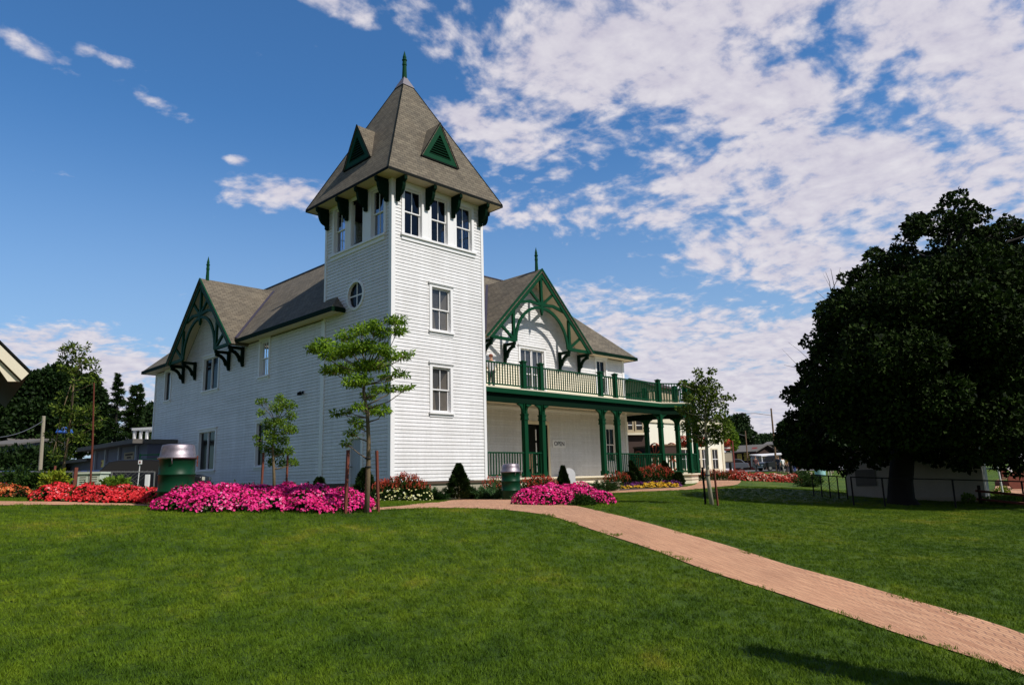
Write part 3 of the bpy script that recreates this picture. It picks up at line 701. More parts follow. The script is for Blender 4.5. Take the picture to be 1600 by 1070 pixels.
# metal cap, finial
def pyr(z): k = (az-z)/(az-zt); return [(ax-(ax+t)*k, ay-(ay+t)*k), (ax+(ax+t)*k, ay-(ay+t)*k), (ax+(ax+t)*k, ay+(ay+t)*k), (ax-(ax+t)*k, ay+(ay+t)*k)]
c = MB(); k = pyr(16.62); o_ = .035
c.add([(p[0]+(o_ if p[0] > ax else -o_), p[1]+(o_ if p[1] > ay else -o_), 16.62) for p in k]+[(ax, ay, az+.10)], [(0, 1, 4), (1, 2, 4), (2, 3, 4), (3, 0, 4), (3, 2, 1, 0)])
c.build('ridge_cap', R['capmetal'], house)
def finial(x, y, z, h, r):
    c = MB(); c.lathe((x, y, z), [(r*1.1, -.1), (r, .1*h), (r*.85, .42*h), (r*1.05, .44*h), (r*.95, .50*h), (r*.8, .60*h), (r*1.1, .62*h), (r*1.1, .66*h), (r*.75, .68*h), (r*.75, .72*h), (r*.85, .74*h), (.004, h)], 10)
    c.build('finial', R['green'], house)
finial(ax, ay, az, 1.22, .10)
# hip flashings
c = MB()
for p in b4: c.tube([(*p, zt+.02), (ax, ay, az+.01)], .022, 5)
c.build('hip_flashing', R['fascia'], house)
# roof vents (triangular dormers)
def dormer(fr, hc, label=None):
    m_ = (az-zt)/(ay+t); n0 = .02; zb = 12.47; zt_ = 14.03; hw = .90; back = (zt_-zt)/m_-t+.12
    c = MB()   # little roof
    for s_ in (-1, 1):
        e = [(hc+s_*(hw+.05), zb-.03), (hc, zt_+.07), (hc, zt_-.0), (hc+s_*(hw-.0), zb-.03)]
        fr.prism(c, e, n0+.07, -back)
    r_ = c.build('roof_vent', R['shingle'], house)
    c = MB(); P = [(hc-hw, zb), (hc+hw, zb), (hc, zt_)]; inn = [(hc-hw+.33, zb+.18), (hc+hw-.33, zb+.18), (hc, zt_-.42)]
    for i in range(3): fr.prism(c, [P[i], P[(i+1) % 3], inn[(i+1) % 3], inn[i]], n0-.03, n0+.05)
    c.build('vent_frame', R['green'], r_)
    c = MB(); fr.prism(c, inn, n0-.12, n0-.10); c.build('vent_back', R['black'], r_)
    c = MB(); z = zb+.22
    while z < zt_-.5:
        w = (zt_-.42-z)/(zt_-.42-zb-.18)*(hw-.33)
        c.hexa([fr.P(hc-w, z, n0+.03), fr.P(hc+w, z, n0+.03), fr.P(hc+w, z+.02, n0+.03), fr.P(hc-w, z+.02, n0+.03), fr.P(hc-w, z+.07, n0-.09), fr.P(hc+w, z+.07, n0-.09), fr.P(hc+w, z+.09, n0-.09), fr.P(hc-w, z+.09, n0-.09)]); z += .105
    c.build('louvre', R['green'], r_)
    c = MB()
    for s_ in (-1, 1): fr.beam(c, (hc+s_*(hw+.07), zb-.05), (hc, zt_+.085), .035, n0+.06, n0+.085)
    fr.box(c, hc-hw-.05, hc+hw+.05, zb-.06, zb-.02, n0-.02, n0+.06)
    c.build('vent_edge', R['fascia'], r_)
dormer(FF, ax); dormer(FL, ay)
# tower brackets
prof = [(.0, 10.24), (.10, 10.24), (.135, 10.30), (.12, 10.36), (.16, 10.42)]+[(.16+.30*math.sin(RAD(a)), 10.92-.50*math.cos(RAD(a))) for a in (10, 30, 50, 70, 88)]+[(.55, 10.96), (.56, 11.10), (0, 11.10)]
def corbel(fr, h, w=.13):
    c = MB(); c.prism([fr.P(h-w/2, z, n+.04) for n, z in prof], fr.H*w); return c.build('tower_bracket', R['dgreen'], house)
for h in (.20, 1.60, 2.90, 4.37): corbel(FF, h)
for h in (.22, 1.57, 2.90, 4.37): corbel(FL, h)
for h in (.20, 4.37): corbel(FT, h)
# ---------------- main roof: truncated hip with flat top
e = .60; x0, x1, y0, y1 = -e, XR+e, YW-e, YL+e; zr = 6.68; zt2 = 11.08; k = zt2-zr
def hipring(d, z): return [(x0+d, y0+d, z), (x1-d, y0+d, z), (x1-d, y1-d, z), (x0+d, y1-d, z)]
def notched(d, z, g=3.62):
    """outline of the eave, broken at the two gables"""
    q = g-d if d < 0 else g
    return [[(HC+g, y0+d, z), (x1-d, y0+d, z), (x1-d, y1-d, z), (x0+d, y1-d, z), (x0+d, GC+g, z)], [(x0+d, GC-g, z), (x0+d, y0+d, z), (HC-g, y0+d, z)]]
c = MB(); g = 3.60; T = hipring(k, zt2); Hq = hipring(0, zr)
c.add([Hq[0], (HC-g, y0, zr), (HC, y0+g, zr+g), (HC+g, y0, zr), Hq[1], T[1], T[0]], [(0, 1, 2, 6), (2, 5, 6), (2, 3, 4, 5)])
c.add([Hq[0], (x0, GC-g, zr), (x0+g, GC, zr+g), (x0, GC+g, zr), Hq[3], T[3], T[0]], [(6, 2, 1, 0), (6, 5, 2), (5, 4, 3, 2)])
c.add([Hq[1], Hq[2], T[2], T[1], Hq[3], T[3]], [(0, 1, 2, 3), (1, 4, 5, 2)]); c.add([T[0], T[1], T[2], T[3]], [(0, 1, 2, 3)])
c.build('main_roof', R['shingle'], house)
for A1, A2, A3, A4 in zip(notched(-.03, zr-.16), notched(-.03, zr+.01), notched(.02, zr+.04), notched(.02, zr-.16)):
    c = MB(); n = len(A1)
    for i in range(n-1): c.add([A1[i], A1[i+1], A2[i+1], A2[i]], [(0, 1, 2, 3)]); c.add([A2[i], A2[i+1], A3[i+1], A3[i]], [(0, 1, 2, 3)]); c.add([A1[i], A1[i+1], A4[i+1], A4[i]], [(3, 2, 1, 0)])
    c.build('eave_fascia', R['dgreen'], house)
zs = zr-.13
for q in ([(x0, y0), (HC-g, y0), (HC-g, YW+.05), (0.05, YW+.05), (.05, GC-g), (x0, GC-g)], [(HC+g, y0), (x1, y0), (x1, y1), (x0, y1), (x0, GC+g), (.05, GC+g), (.05, YL-.05), (XR-.05, YL-.05), (XR-.05, YW+.05), (HC+g, YW+.05)]):
    c = MB(); c.add([(a_, b_, zs) for a_, b_ in q], [list(range(len(q)))[::-1]]); c.build('soffit', R['soffit'], house)
c = MB()
dk = hipring(k, zt2+.03)
for i in range(4): c.beam(dk[i], dk[(i+1) % 4], .10, .06)
c.build('ridge_flashing', R['gutter'], house)
# gables with rake boards and trusses
def gable(fr, hc, zr_, proj=.80, back=5.0, vs=+1):
    hs = zr_-6.50; th = .13
    for s_ in (-1, 1):
        c = MB(); P = [(hc, zr_+.10), (hc+s_*(hs+.14), 6.50-.04), (hc+s_*(hs), 6.50-.10), (hc, zr_-.08)]
        fr.prism(c, P, proj+.10, -back); c.build('gable_roof', R['shingle'], house)
    c = MB()
    for s_ in (-1, 1):
        fr.prism(c, [(hc, zr_-.09), (hc+s_*(hs-.02), 6.49), (hc+s_*(hs-.10), 6.49), (hc, zr_-.16)], proj-.02, .03)
    c.build('gable_soffit', R['soffit'], house)
    c = MB()
    for s_ in (-1, 1):
        fr.prism(c, [(hc, zr_+.02), (hc+s_*(hs+.07), 6.46), (hc+s_*(hs-.30), 6.46), (hc, zr_-.36)], proj, proj+.06)
        fr.prism(c, [(hc, zr_+.12), (hc+s_*(hs+.17), 6.46), (hc+s_*(hs+.05), 6.46), (hc, zr_-.0)], proj+.055, proj+.13)
    c.build('rake_board', R['green'], house)
    n0, n1 = proj-.09, proj+.02; hub = (hc, 8.50); r = 2.03; c = MB(); B = lambda a, b, w=.12, q=0: fr.beam(c, a, b, w, n0+q, n1-q)
    B((hc, 8.15), (hc, zr_-.30), .15); fr.prism(c, [(hc-.05, 8.15), (hc, 7.98), (hc+.05, 8.15)], n0, n1)
    for s_ in (-1, 1):
        B(hub, (hc+s_*1.0, 9.30), .12, .004)
        B((hc, 8.53), (hc+s_*.9, 8.60), .14, .006); B((hc+s_*.85, 8.60), (hc+s_*1.72, 8.42), .14, .002)
        B((hc+s_*2.05, 6.45), (hc+s_*2.05, 8.02), .15); B((hc+s_*2.05, 6.55), (hc+s_*2.95, 7.18), .12, .004)
        B((hc+s_*1.95, 6.50), (hc+s_*(hs-.02), 6.50), .15, .003)
    pts = arcpts((hc, 6.47), r-.05, 0, 180, 22); pin = arcpts((hc, 6.47), r-.19, 0, 180, 22)
    for i in range(22): fr.prism(c, [pts[i], pts[i+1], pin[i+1], pin[i]], n0+.012, n1-.012)
    c.build('gable_truss', R['green'], house)
    for h in (hc-3.47, hc-1.98, hc+2.05, hc+3.60):
        c = MB(); w = .13
        c.hexa([fr.P(h-w/2, 5.62, .03), fr.P(h+w/2, 5.62, .03), fr.P(h+w/2, 5.62, .16), fr.P(h-w/2, 5.62, .16), fr.P(h-w/2, 6.44, .03), fr.P(h+w/2, 6.44, .03), fr.P(h+w/2, 6.44, .16), fr.P(h-w/2, 6.44, .16)])
        c.hexa([fr.P(h-w/2, 6.30, .16), fr.P(h+w/2, 6.30, .16), fr.P(h+w/2, 6.30, proj-.02), fr.P(h-w/2, 6.30, proj-.02), fr.P(h-w/2, 6.425, .16), fr.P(h+w/2, 6.425, .16), fr.P(h+w/2, 6.425, proj-.02), fr.P(h-w/2, 6.425, proj-.02)])
        c.prism([fr.P(h-w/2, 5.50, .03), fr.P(h-w/2, 5.50, .10), fr.P(h-w/2, 5.56, .14), fr.P(h-w/2, 5.62, .12), fr.P(h-w/2, 5.62, .03)], fr.H*w)
        cur = [(proj-.06-.60*math.cos(RAD(a)), 5.70+.60*math.sin(RAD(a))) for a in range(0, 91, 15)]; cin = [(proj-.02-.44*math.cos(RAD(a)), 5.70+.44*math.sin(RAD(a))) for a in range(0, 91, 15)]
        cur = [(max(n_, .10), z_) for n_, z_ in cur]; q_ = w*.8
        cin = [(n_+.0, z_) for n_, z_ in cin]
        for i in range(6): c.prism([fr.P(h-q_/2, cur[i][1], cur[i][0]), fr.P(h-q_/2, cur[i+1][1], cur[i+1][0]), fr.P(h-q_/2, cin[i+1][1]+.02, cin[i+1][0]-.03), fr.P(h-q_/2, cin[i][1], cin[i][0]-.10)], fr.H*q_)
        c.build('gable_bracket', R['dgreen'], house)
gable(FW, HC, HZ); gable(FL, GC, GZ, back=4.2)
finial(HC, YW-.52, HZ+.08, 1.25, .085); finial(-.52, GC, GZ+.08, 1.25, .085)
# valley flashings
def valley(a, b):
    c = MB(); c.beam(a, b, .13, .05, (0, 0, 1)); c.build('valley_flashing', R['gutter'], house)
valley((-.55, GC-3.72, 6.78), (3.05, GC-.12, 10.36)); valley((-.55, GC+3.72, 6.78), (3.05, GC+.12, 10.36))
valley((HC-3.72, y0+.05, 6.78), (HC-.12, y0+3.65, 10.36)); valley((HC+3.72, y0+.05, 6.78), (HC+.12, y0+3.65, 10.36))
# ---------------- porch and balcony
YB = .90; ZD = 3.83
OCT = [(18.25, .9), (19.7, .1), (21.2, .6), (21.6, 1.95), (20.9, 3.6)]
def deckpoly(o):  # o = outward offset
    return [(A_, YB-o), (18.20, YB-o), (19.68, .1-o*1.1), (21.2+o*.6, .6-o*.9), (21.6+o, 1.95), (20.9+o, 3.6+o*.3), (20.9+o, 14), (XR, 14), (XR, YW), (A_, YW)]
def slab(mb, poly, z0, z1, mi=0): mb.prism([(x, y, z0) for x, y in poly], (0, 0, z1-z0), mi)
c = MB(); slab(c, deckpoly(.16), ZD-.06, ZD); bal = c.build('balcony', R['cream'], house)
c = MB(); slab(c, deckpoly(.22), ZD-.26, ZD-.062); c.build('fascia_board', R['green'], bal)
c = MB(); slab(c, deckpoly(.05), ZD-.30, ZD-.262); c.build('ceiling', R['soffit'], bal)
bm_ = MB(); bp = [(A_, YB)]+OCT+[(20.9, 13.9)]
for p, q in zip(bp[:-1], bp[1:]): bm_.beam((*p, 3.38), (*q, 3.38), .16, .36)
bm_.build('beam', R['dgreen'], bal)
PX = [7.70, 8.83, 13.17, 14.38]
cols = [(x, YB) for x in PX]+OCT+[(20.9, 8.5), (20.9, 13.8)]
def column(x, y, ang=0):
    c = MB(); s = .105; c.box(x-s, x+s, y-s, y+s, .05, 3.2); c.box(x-s-.03, x+s+.03, y-s-.03, y+s+.03, .05, .28)
    c.box(x-s-.03, x+s+.03, y-s-.03, y+s+.03, 2.50, 2.56); c.box(x-s-.015, x+s+.015, y-s-.015, y+s+.015, 2.56, 2.70); c.box(x-s-.035, x+s+.035, y-s-.035, y+s+.035, 2.70, 2.76)
    pr = [(.10, 2.76), (.15, 2.78)]+[(.13+.27*(1-math.cos(RAD(a))), 2.80+.34*math.sin(RAD(a))) for a in (15, 35, 55, 75, 90)]+[(.42, 3.2), (.10, 3.2)]
    dirs = [(1, 0), (-1, 0)] if ang == 0 else ([(0, 1), (0, -1)] if ang == 1 else [(.8, -.45), (-.8, .45)])
    for dx, dy in dirs:
        w = .11; px_, py_ = -dy*w/2, dx*w/2
        c.prism([(x+dx*a+px_, y+dy*a+py_, z) for a, z in pr], (-2*px_, -2*py_, 0))
    c.prism([(x-.055, y-a, z) for a, z in pr if a < .3]+[(x-.055, y-.22, 3.2), (x-.055, y-.1, 3.2)], (.11, 0, 0)) if ang == 0 else None
    return c.build('column', R['green'], bal)
for i, (x, y) in enumerate(cols): column(x, y, 0 if i < 4 else (2 if i in (4, 5) else 1))
def post(x, y):
    c = MB(); s = .10; c.box(x-s, x+s, y-s, y+s, ZD, 5.02); c.box(x-s-.035, x+s+.035, y-s-.035, y+s+.035, 5.02, 5.07)
    c.add([(x-s-.02, y-s-.02, 5.07), (x+s+.02, y-s-.02, 5.07), (x+s+.02, y+s+.02, 5.07), (x-s-.02, y+s+.02, 5.07), (x, y, 5.13)], [(0, 1, 4), (1, 2, 4), (2, 3, 4), (3, 0, 4)])
    return c.build('balcony_post', R['green'], bal)
for x, y in cols: post(x, y)
def railing(p, q, z0, z1, sp=.15):
    p = Vector((*p, 0)); q = Vector((*q, 0)); d = q-p; L = d.length; d.normalize(); c = MB()
    a = p+d*.10; b = q-d*.10; Z = Vector((0, 0, 1))
    c.beam(a+Z*(z1-.03), b+Z*(z1-.03), .085, .06); c.beam(a+Z*(z0+.12), b+Z*(z0+.12), .05, .06)
    n = max(2, int((L-.2)/sp)); w = .019; nn = Vector((-d.y, d.x, 0))*w
    for i in range(n):
        t = a+(b-a)*((i+.5)/n); dd = d*w
        c.hexa([t-dd-nn+Z*(z0+.1501), t+dd-nn+Z*(z0+.1501), t+dd+nn+Z*(z0+.1501), t-dd+nn+Z*(z0+.1501), t-dd-nn+Z*(z1-.061), t+dd-nn+Z*(z1-.061), t+dd+nn+Z*(z1-.061), t-dd+nn+Z*(z1-.061)])
    return c.build('railing', R['green'], bal)
up = [(A_-.05, YB)]+cols
for p, q in zip(up[:-1], up[1:]):
    railing(p, q, ZD, 4.90)
for i, (p, q) in enumerate(zip(up[:-1], up[1:])):
    if i != 2: railing(p, q, .05, 1.12)
railing((20.9, 13.8), (XR+.1, 13.8), ZD, 4.90)
# porch floor, skirt, steps
c = MB(); slab(c, deckpoly(.14), -.03, .05); pf = c.build('porch_floor', R['cream'], house)
c = MB(); slab(c, deckpoly(.02), -1.0, -.032); c.build('porch_skirt', R['cream'], pf)
c = MB(); slab(c, deckpoly(.035), -.30, -.27); c.build('trim_strip', R['wood'], pf)
c = MB()
for i in range(3): c.box(9.0, 13.0, YB-.14-.30*(i+1), YB-.145-.30*i+(.0), -1.0, -.03-.17*(i+1)+.03)
c.build('steps', R['cream'], pf)
# ------------------------------------------------------------------ garden
def WX(px, Y):
    """ground point below the image column px on the plane y=Y"""
    r = ray(px, hz(px)); t = (Y-C[1])/r[1]; p = C+t*r; return Vector((p[0], p[1], gz1(p[0], p[1])))
def dep(p): return float(CM[2] @ (np.array(p, float)-C))
def pxm(d): return d/FPX              # metres per photograph pixel at depth d
def mound(front, rx, ry, h, back=None):
    p = front+FWD*(ry if back is None else back); return (p.x, p.y, gz1(p.x, p.y)-.02, rx, ry, h)
def petunias(name, label, blobs, petal, nf, nl, r=.036, leaf='leaf_bed', cat='flower bed', group=None, tintmix=None):
    b0 = Vector(blobs[len(blobs)//2][:3]); t = thing(name, label, cat, b0, group)
    L = LC(); P, D = blobpts([(x, y, z, a*.93, b*.93, c*.90) for x, y, z, a, b, c in blobs], nl, .6, True); L.leaves(P, D*.5+rdir(len(P))*.8, .07, .045); q = rng.random(len(P)) < .12; L.leaves(P[q]+D[q]*.07, D[q]*.6+rdir(int(q.sum()))*.5+np.array([0, 0, .5]), .06, .03); L.build('foliage', M[leaf], t)
    F = LC(); P, D = blobpts(blobs, nf, .93, True); keep = P[:, 2] > gz(P[:, 0], P[:, 1])+.05; P, D = P[keep], D[keep]
    lump = np.sin(P[:, 0]*9+P[:, 1]*5)*np.cos(P[:, 1]*8-P[:, 0]*4)+rng.normal(size=len(P))*.55; k = lump > -.62; P, D = P[k], D[k]
    P[:, 2] += .03*np.sin(P[:, 0]*13)*np.cos(P[:, 1]*11)+rng.normal(size=len(P))*.012
    tv = np.clip(rng.random(len(P))*.75+.22*np.sin(P[:, 0]*2.3+P[:, 1]*3.1)**2+(rng.random(len(P)) < .05)*.3, 0, 1); F.flowers(P, D+rdir(len(P))*.75+np.array([0, 0, .25]), r*rng.uniform(.65, 1.15, len(P)), tint=tv); F.build('blossoms', M[petal], t); return t
# big pink petunia bed in front of the house
bl = []
for i, px in enumerate(np.linspace(252, 528, 18)):
    d = 12.15+.25*math.sin(i*1.3); g = G(px, d); hgt = (.40 if px < 470 else .40-.14*(px-470)/80)+.05*math.sin(i*2.1)+.03*math.sin(i*5.3); hgt *= (.9 if i == 0 else 1.12 if i < 4 else 1)
    bl.append((g.x+FWD.x*.55, g.y+FWD.y*.55, g.z-.03, .42, .60, hgt)); g2 = g+FWD*1.15; bl.append((g2.x, g2.y, gz1(g2.x, g2.y), .42, .5, hgt*1.0))
petunias('flower_bed', 'long mounded bed of bright magenta petunias in front of the shaded side wall', bl, 'magenta', 15000, 9000, .027)
bl = []
for i, px in enumerate(np.linspace(48, 216, 11)):
    g = G(px, 13.6+.1*math.sin(i)); bl.append((g.x+FWD.x*.5, g.y+FWD.y*.5, g.z-.02, .32, .55, .33+.05*math.sin(i*1.9)))
petunias('flower_bed', 'low bed of scarlet petunias beyond the thin strip of path at left', bl, 'scarlet', 6000, 3200, .030)
bl = []
for i, px in enumerate((-70, -45, -20, 5, 22)):
    g = G(px, 18.5); bl.append((g.x, g.y, g.z, .5, .5, .52-.05*i))
petunias('flower_bed', 'bed of orange and red flowers at the left edge beside dark bushes', bl, 'orangep', 1200, 2500, .04)
bl = []
for i, (px, d, w, h) in enumerate(((822, 17.0, .34, .38), (845, 17.0, .42, .46), (870, 17.2, .42, .48), (895, 17.7, .42, .46), (862, 18.0, .5, .52), (890, 18.5, .5, .50), (915, 18.3, .42, .44), (936, 18.0, .30, .36), (905, 19.3, .4, .55), (835, 17.8, .4, .44))):
    g = G(px, d); bl.append((g.x, g.y, g.z-.02, w, .45, h))
petunias('flower_bed', 'mound of magenta petunias where the brick path bends, by the small drum', bl, 'magenta', 9500, 3500, .027)
g = G(905, 17.1); t = thing('low_shrub', 'dark green sprawling shrub in front of the right petunia mound', 'shrub', g)
L = LC(); P, D = blobpts([(g.x, g.y, g.z, .30, .3, .26), (g.x+.22, g.y, g.z, .22, .25, .20), (g.x-.25, g.y-.1, g.z, .2, .2, .12)], 2200, .3, True); L.leaves(P, D+rdir(len(P))*.6, .06, .03); L.build('foliage', M['leaf_bed'], t)

def salvia(label, blobs, n, petal='redspike', leaf='leaf_bed', low=None, lown=0, spike=.12, cat='flower bed', ln=None):
    b0 = Vector(blobs[0][:3]); t = thing('flower_bed', label, cat, b0)
    L = LC(); P, D = blobpts(blobs, ln or n*16, .4, True); L.leaves(P, D*.6+rdir(len(P))*.6+np.array([0, 0, .4]), .09, .04); L.build('foliage', M[leaf], t)
    F = LC(); P, D = blobpts(blobs, n*4, .92, True); B = np.array(blobs); k = P[:, 2] > B[:, 2].mean()+.45*B[:, 5].mean(); P = P[k][:n]
    for j in range(7):
        Q = P+np.array([0, 0, .01+spike*j/6])+rng.normal(size=P.shape)*.008; F.leaves(Q, rdir(len(Q))+np.array([0, 0, .8]), .045, .032)
    F.build('blossoms', M[petal], t)
    if low:
        F = LC(); P, D = blobpts(blobs, lown*5, .96, True); k = P[:, 2] < B[:, 2].mean()+.62*B[:, 5].mean(); fr_ = ((P-np.array(blobs[0][:3]))@np.array([FWD.x, FWD.y, 0])) < .35; P, D = P[k & fr_][:lown], D[k & fr_][:lown]
        F.flowers(P, D+np.array([0, 0, .3]), .032); F.build('low_blossoms', M[low], t)
    return t
def row(pxs, d, rx, ry, h): 
    o = []
    for i, px in enumerate(pxs):
        g = G(px, d if not hasattr(d, '__len__') else d[i]); hh = h if not hasattr(h, '__len__') else h[i]; o.append((g.x, g.y, g.z, rx, ry, hh))
    return o
salvia('rounded bed of red salvias over pale yellow flowers at the tower corner', row((598, 614, 630, 645, 656), 22.6, .36, .5, (.55, .66, .78, .72, .55)), 240, low='paleyellow', lown=150)
salvia('red flowers behind the small green drum by the tower', row((766, 778, 790), 25.2, .35, .4, (.62, .66, .6)), 70)
salvia('red flowers with dark leaves under the first pair of porch columns', row((822, 834, 846, 858), 25.0, .36, .4, (.55, .64, .66, .58)), 170)
salvia('red and green flower clump at the left end of the bed by the porch steps', row((952, 962, 972), 33.5, .42, .5, (.62, .74, .66)), 90)
salvia('tall red salvias in front of the porch railing', row((1000, 1011, 1022, 1033, 1043), 35.0, .45, .5, (.85, .9, .98, .94, .8)), 260)
petunias('flower_bed', 'dark purple leafy edging in front of the tall red salvias', row((980, 992, 1004, 1016, 1028, 1040, 1052), 33.4, .40, .35, .30), 'violet', 700, 1500, .035, 'leaf_purple')
petunias('flower_bed', 'dark purple edging plants behind the magenta mound near the drum', row((812, 824, 838, 852, 866, 884, 894), 22.6, .30, .3, .34), 'violet', 500, 1500, .03, 'leaf_purple')
petunias('flower_bed', 'clump of yellow marigolds beside the small green drum', row((812, 819, 826), 21.2, .16, .18, .22), 'yellowp', 200, 150, .035)
petunias('flower_bed', 'curved row of yellow marigolds in front of the purple edging', row((972, 981, 990, 999, 1008, 1017, 1026, 1035, 1044, 1053), 32.3, .22, .22, (.16, .17, .17, .17, .24, .28, .28, .24, .22, .18)), 'yellowp', 900, 500, .045)

def juniper(label, px, d, w, h, n=4200):
    g = G(px, d); t = thing('juniper', label, 'juniper', g); L = LC()
    for i in range(26):
        a = rng.uniform(0, 2*math.pi); el = rng.uniform(.15, 1.0); L0 = rng.uniform(.6, 1)
        dr = np.array([math.cos(a)*w*.5, math.sin(a)*w*.5, el*h])*L0; s = rng.random(n//26)[:, None]**.8
        P = np.array([g.x, g.y, g.z+.03])+dr*s-np.array([0, 0, 1])*(s**2)*h*.15+rng.normal(size=(n//26, 3))*.035
        L.leaves(P, dr/np.linalg.norm(dr)+rdir(len(P))*.45, .11, .022)
    L.build('foliage', M['juniper'], t); return t
juniper('feathery spreading juniper left of the conical evergreen at the tower base', 680, 23.0, 1.2, .62)
juniper('spreading juniper just right of the conical evergreen', 744, 23.6, 1.3, .66)
juniper('spreading juniper next to the small green drum', 768, 23.2, 1.3, .60)
juniper('low juniper beside the porch steps behind the petunia mound', 912, 25.5, 1.3, .42)
juniper('low juniper right of the porch steps by the white pot', 944, 30.0, 1.6, .55)
def conifer(label, px, d, w, h, lean=(0, 0), n=6500, cat='evergreen', shape=.75, mat='needle', name='conical_evergreen'):
    g = G(px, d); t = thing(name, label, cat, g); L = LC()
    s = rng.random(n)**.85; a = rng.uniform(0, 2*math.pi, n); prof = np.where(s < .18, .75+s/.18*.25, ((1-s)/.82)**shape)
    lump = 1+.14*np.sin(a*5+s*19)+.10*np.sin(a*3-s*31); rr = w/2*prof*lump*rng.uniform(.72, 1.05, n)
    P = np.stack([g.x+rr*np.cos(a)+lean[0]*s*h, g.y+rr*np.sin(a)+lean[1]*s*h, g.z+.04+s*h*.97], 1)
    D = np.stack([np.cos(a), np.sin(a), np.full(n, .9)], 1); L.leaves(P, D+rdir(n)*.35, .12*max(.7, w), .045*max(.7, w)); L.build('foliage', M[mat], t)
    c = MB(); c.tube([(g.x, g.y, g.z-.1), (g.x+lean[0]*h*.7, g.y+lean[1]*h*.7, g.z+h*.75)], [w*.05+.01, .01], 6); c.build('trunk', M['bark'], t); return t
conifer('plump conical evergreen in front of the sunlit tower wall', 717, 23.2, .74, 1.10)
conifer('small pointed evergreen against the shaded porch wall', 880, 25.5, .50, 1.02, shape=.9)
conifer('small round dark evergreen at the foot of the shaded side wall', 499, 24.5, .46, .70, shape=.45, n=4500)
conifer('dark rounded evergreen beside the grey tower door', 570, 23.6, .66, 1.0, shape=.5, n=5500)
conifer('slim evergreen leaning left among the red salvias', 998, 34.6, .62, 1.25, (-.30*RGT.x, -.30*RGT.y))
conifer('slim evergreen leaning left near the porch corner', 1050, 35.2, .62, 1.20, (-.32*RGT.x, -.32*RGT.y))
conifer('dark rounded evergreen among the flowers right of the porch steps', 982, 34.0, .8, .70, shape=.4, n=4500)
conifer('small dark evergreen right of the porch flower bed', 1060, 34.5, .5, .62, shape=.4, n=3000)

# white flower pot and white board by the steps
g = G(962, 30.5); c = MB(); c.lathe(g, [(.13, 0), (.20, .34), (.22, .34), (.22, .38), (.19, .38), (.17, .30), (.0, .30)], 16)
tag(c.build('flower_pot', M['concrete'], loc=g), 'pale tapered flower pot at the end of the marigold row', 'flower pot')
g = G(889, 26.6); g.z = gz1(g.x, g.y); c = MB(); ps = [(-.24, 0), (.24, 0), (.24, .75)]+[(.24*math.cos(RAD(a)), .75+.24*math.sin(RAD(a))) for a in range(15, 180, 15)]+[(-.24, .75)]
c.prism([g+RGT*a+Vector((0, 0, b)) for a, b in ps], FWD*.04); tag(c.build('board_sign', M['trim'], loc=g), 'blank white round-topped board behind the small pointed evergreen', 'sign board')
# soil patches
def patch(name, pts, mat, lift=.02):
    cx = sum(p[0] for p in pts)/len(pts); cy = sum(p[1] for p in pts)/len(pts); c = MB(); c.v.append((cx, cy, gz1(cx, cy)+lift+.02)); n = len(pts)
    for r_ in (.5, 1):
        for p in pts: x = cx+(p[0]-cx)*r_; y = cy+(p[1]-cy)*r_; c.v.append((x, y, gz1(x, y)+lift+(.02 if r_ < 1 else 0)))
    for i in range(n): j = (i+1) % n; c.f += [[0, 1+i, 1+j], [1+i, 1+n+i, 1+n+j, 1+j]]; c.m += [0, 0]
    return tag(c.build(name, mat), kind='structure')
patch('soil', [gp(686, 781), gp(720, 781), gp(752, 777), gp(790, 776.5), G(800, 25.0), G(762, 26.2), G(690, 25.0), G(672, 23.5)], M['soil'])
patch('soil', [G(955, 30.3), G(1000, 31.3), G(1062, 32.0), G(1068, 35.8), G(1000, 36.2), G(945, 33.5)], M['soil'])
patch('soil', [G(808, 20.6), G(830, 20.8), G(900, 22.5), G(895, 26.5), G(820, 26.5), G(802, 25)], M['soil'], .015)

# oil-drum litter bins
def drum(name, label, px, d, rz=0, sc=1.0):
    g = G(px, d); t = thing(name, label, 'litter bin', g); r = .29*sc; h = .84*sc; c = MB(); pr = [(r-.01, 0), (r, .015)]
    for rib in (.27, .54): pr += [(r, h*rib/.8-.02), (r+.014, h*rib/.8-.008), (r+.014, h*rib/.8+.008), (r, h*rib/.8+.02)]
    pr += [(r, h-.03), (r+.012, h-.02), (r+.012, h), (r-.01, h), (r-.02, h-.03), (.02, h-.03)]
    c.lathe(g, pr, 40); c.build('drum', M['barrel'], t, smooth=True).data.polygons.foreach_set('use_smooth', [True]*len(c.f))
    c = MB(); c.lathe(g, [(r+.025, h-.01), (r+.035, h+.0), (r+.035, h+.025), (r+.005, h+.04), (r-.015, h+.16), (r-.03, h+.235), (r-.045, h+.25), (r-.12, h+.262), (.03, h+.27), (0.01, h+.27)], 40)
    c.build('lid', M['steel'], t, smooth=True)
    c = MB(); a0 = -2.2+rz; 
    c.tube([g+Vector((math.cos(a0)*(r+.02), math.sin(a0)*(r+.02), h-.10)), g+Vector((math.cos(a0)*(r+.05), math.sin(a0)*(r+.05), h-.05)), g+Vector((math.cos(a0)*(r+.05), math.sin(a0)*(r+.05), h+.02))], .010, 6); c.build('latch', M['steel'], t)
    c = MB(); a0 = -.75+rz; c.tube([g+Vector((math.cos(a0)*(r+.05), math.sin(a0)*(r+.05), h+.05-.04*i)) for i in range(6)], [.008, .014, .008, .014, .008, .014], 6); c.build('chain', M['rust'], t); return t
drum('litter_bin', 'large green oil-drum litter bin with tapered steel lid behind the magenta petunias', 275, 13.15, 0, 1.06)
drum('litter_bin', 'smaller-looking green drum litter bin standing where the path meets the tower', 798, 22.4, .3, 1.0)

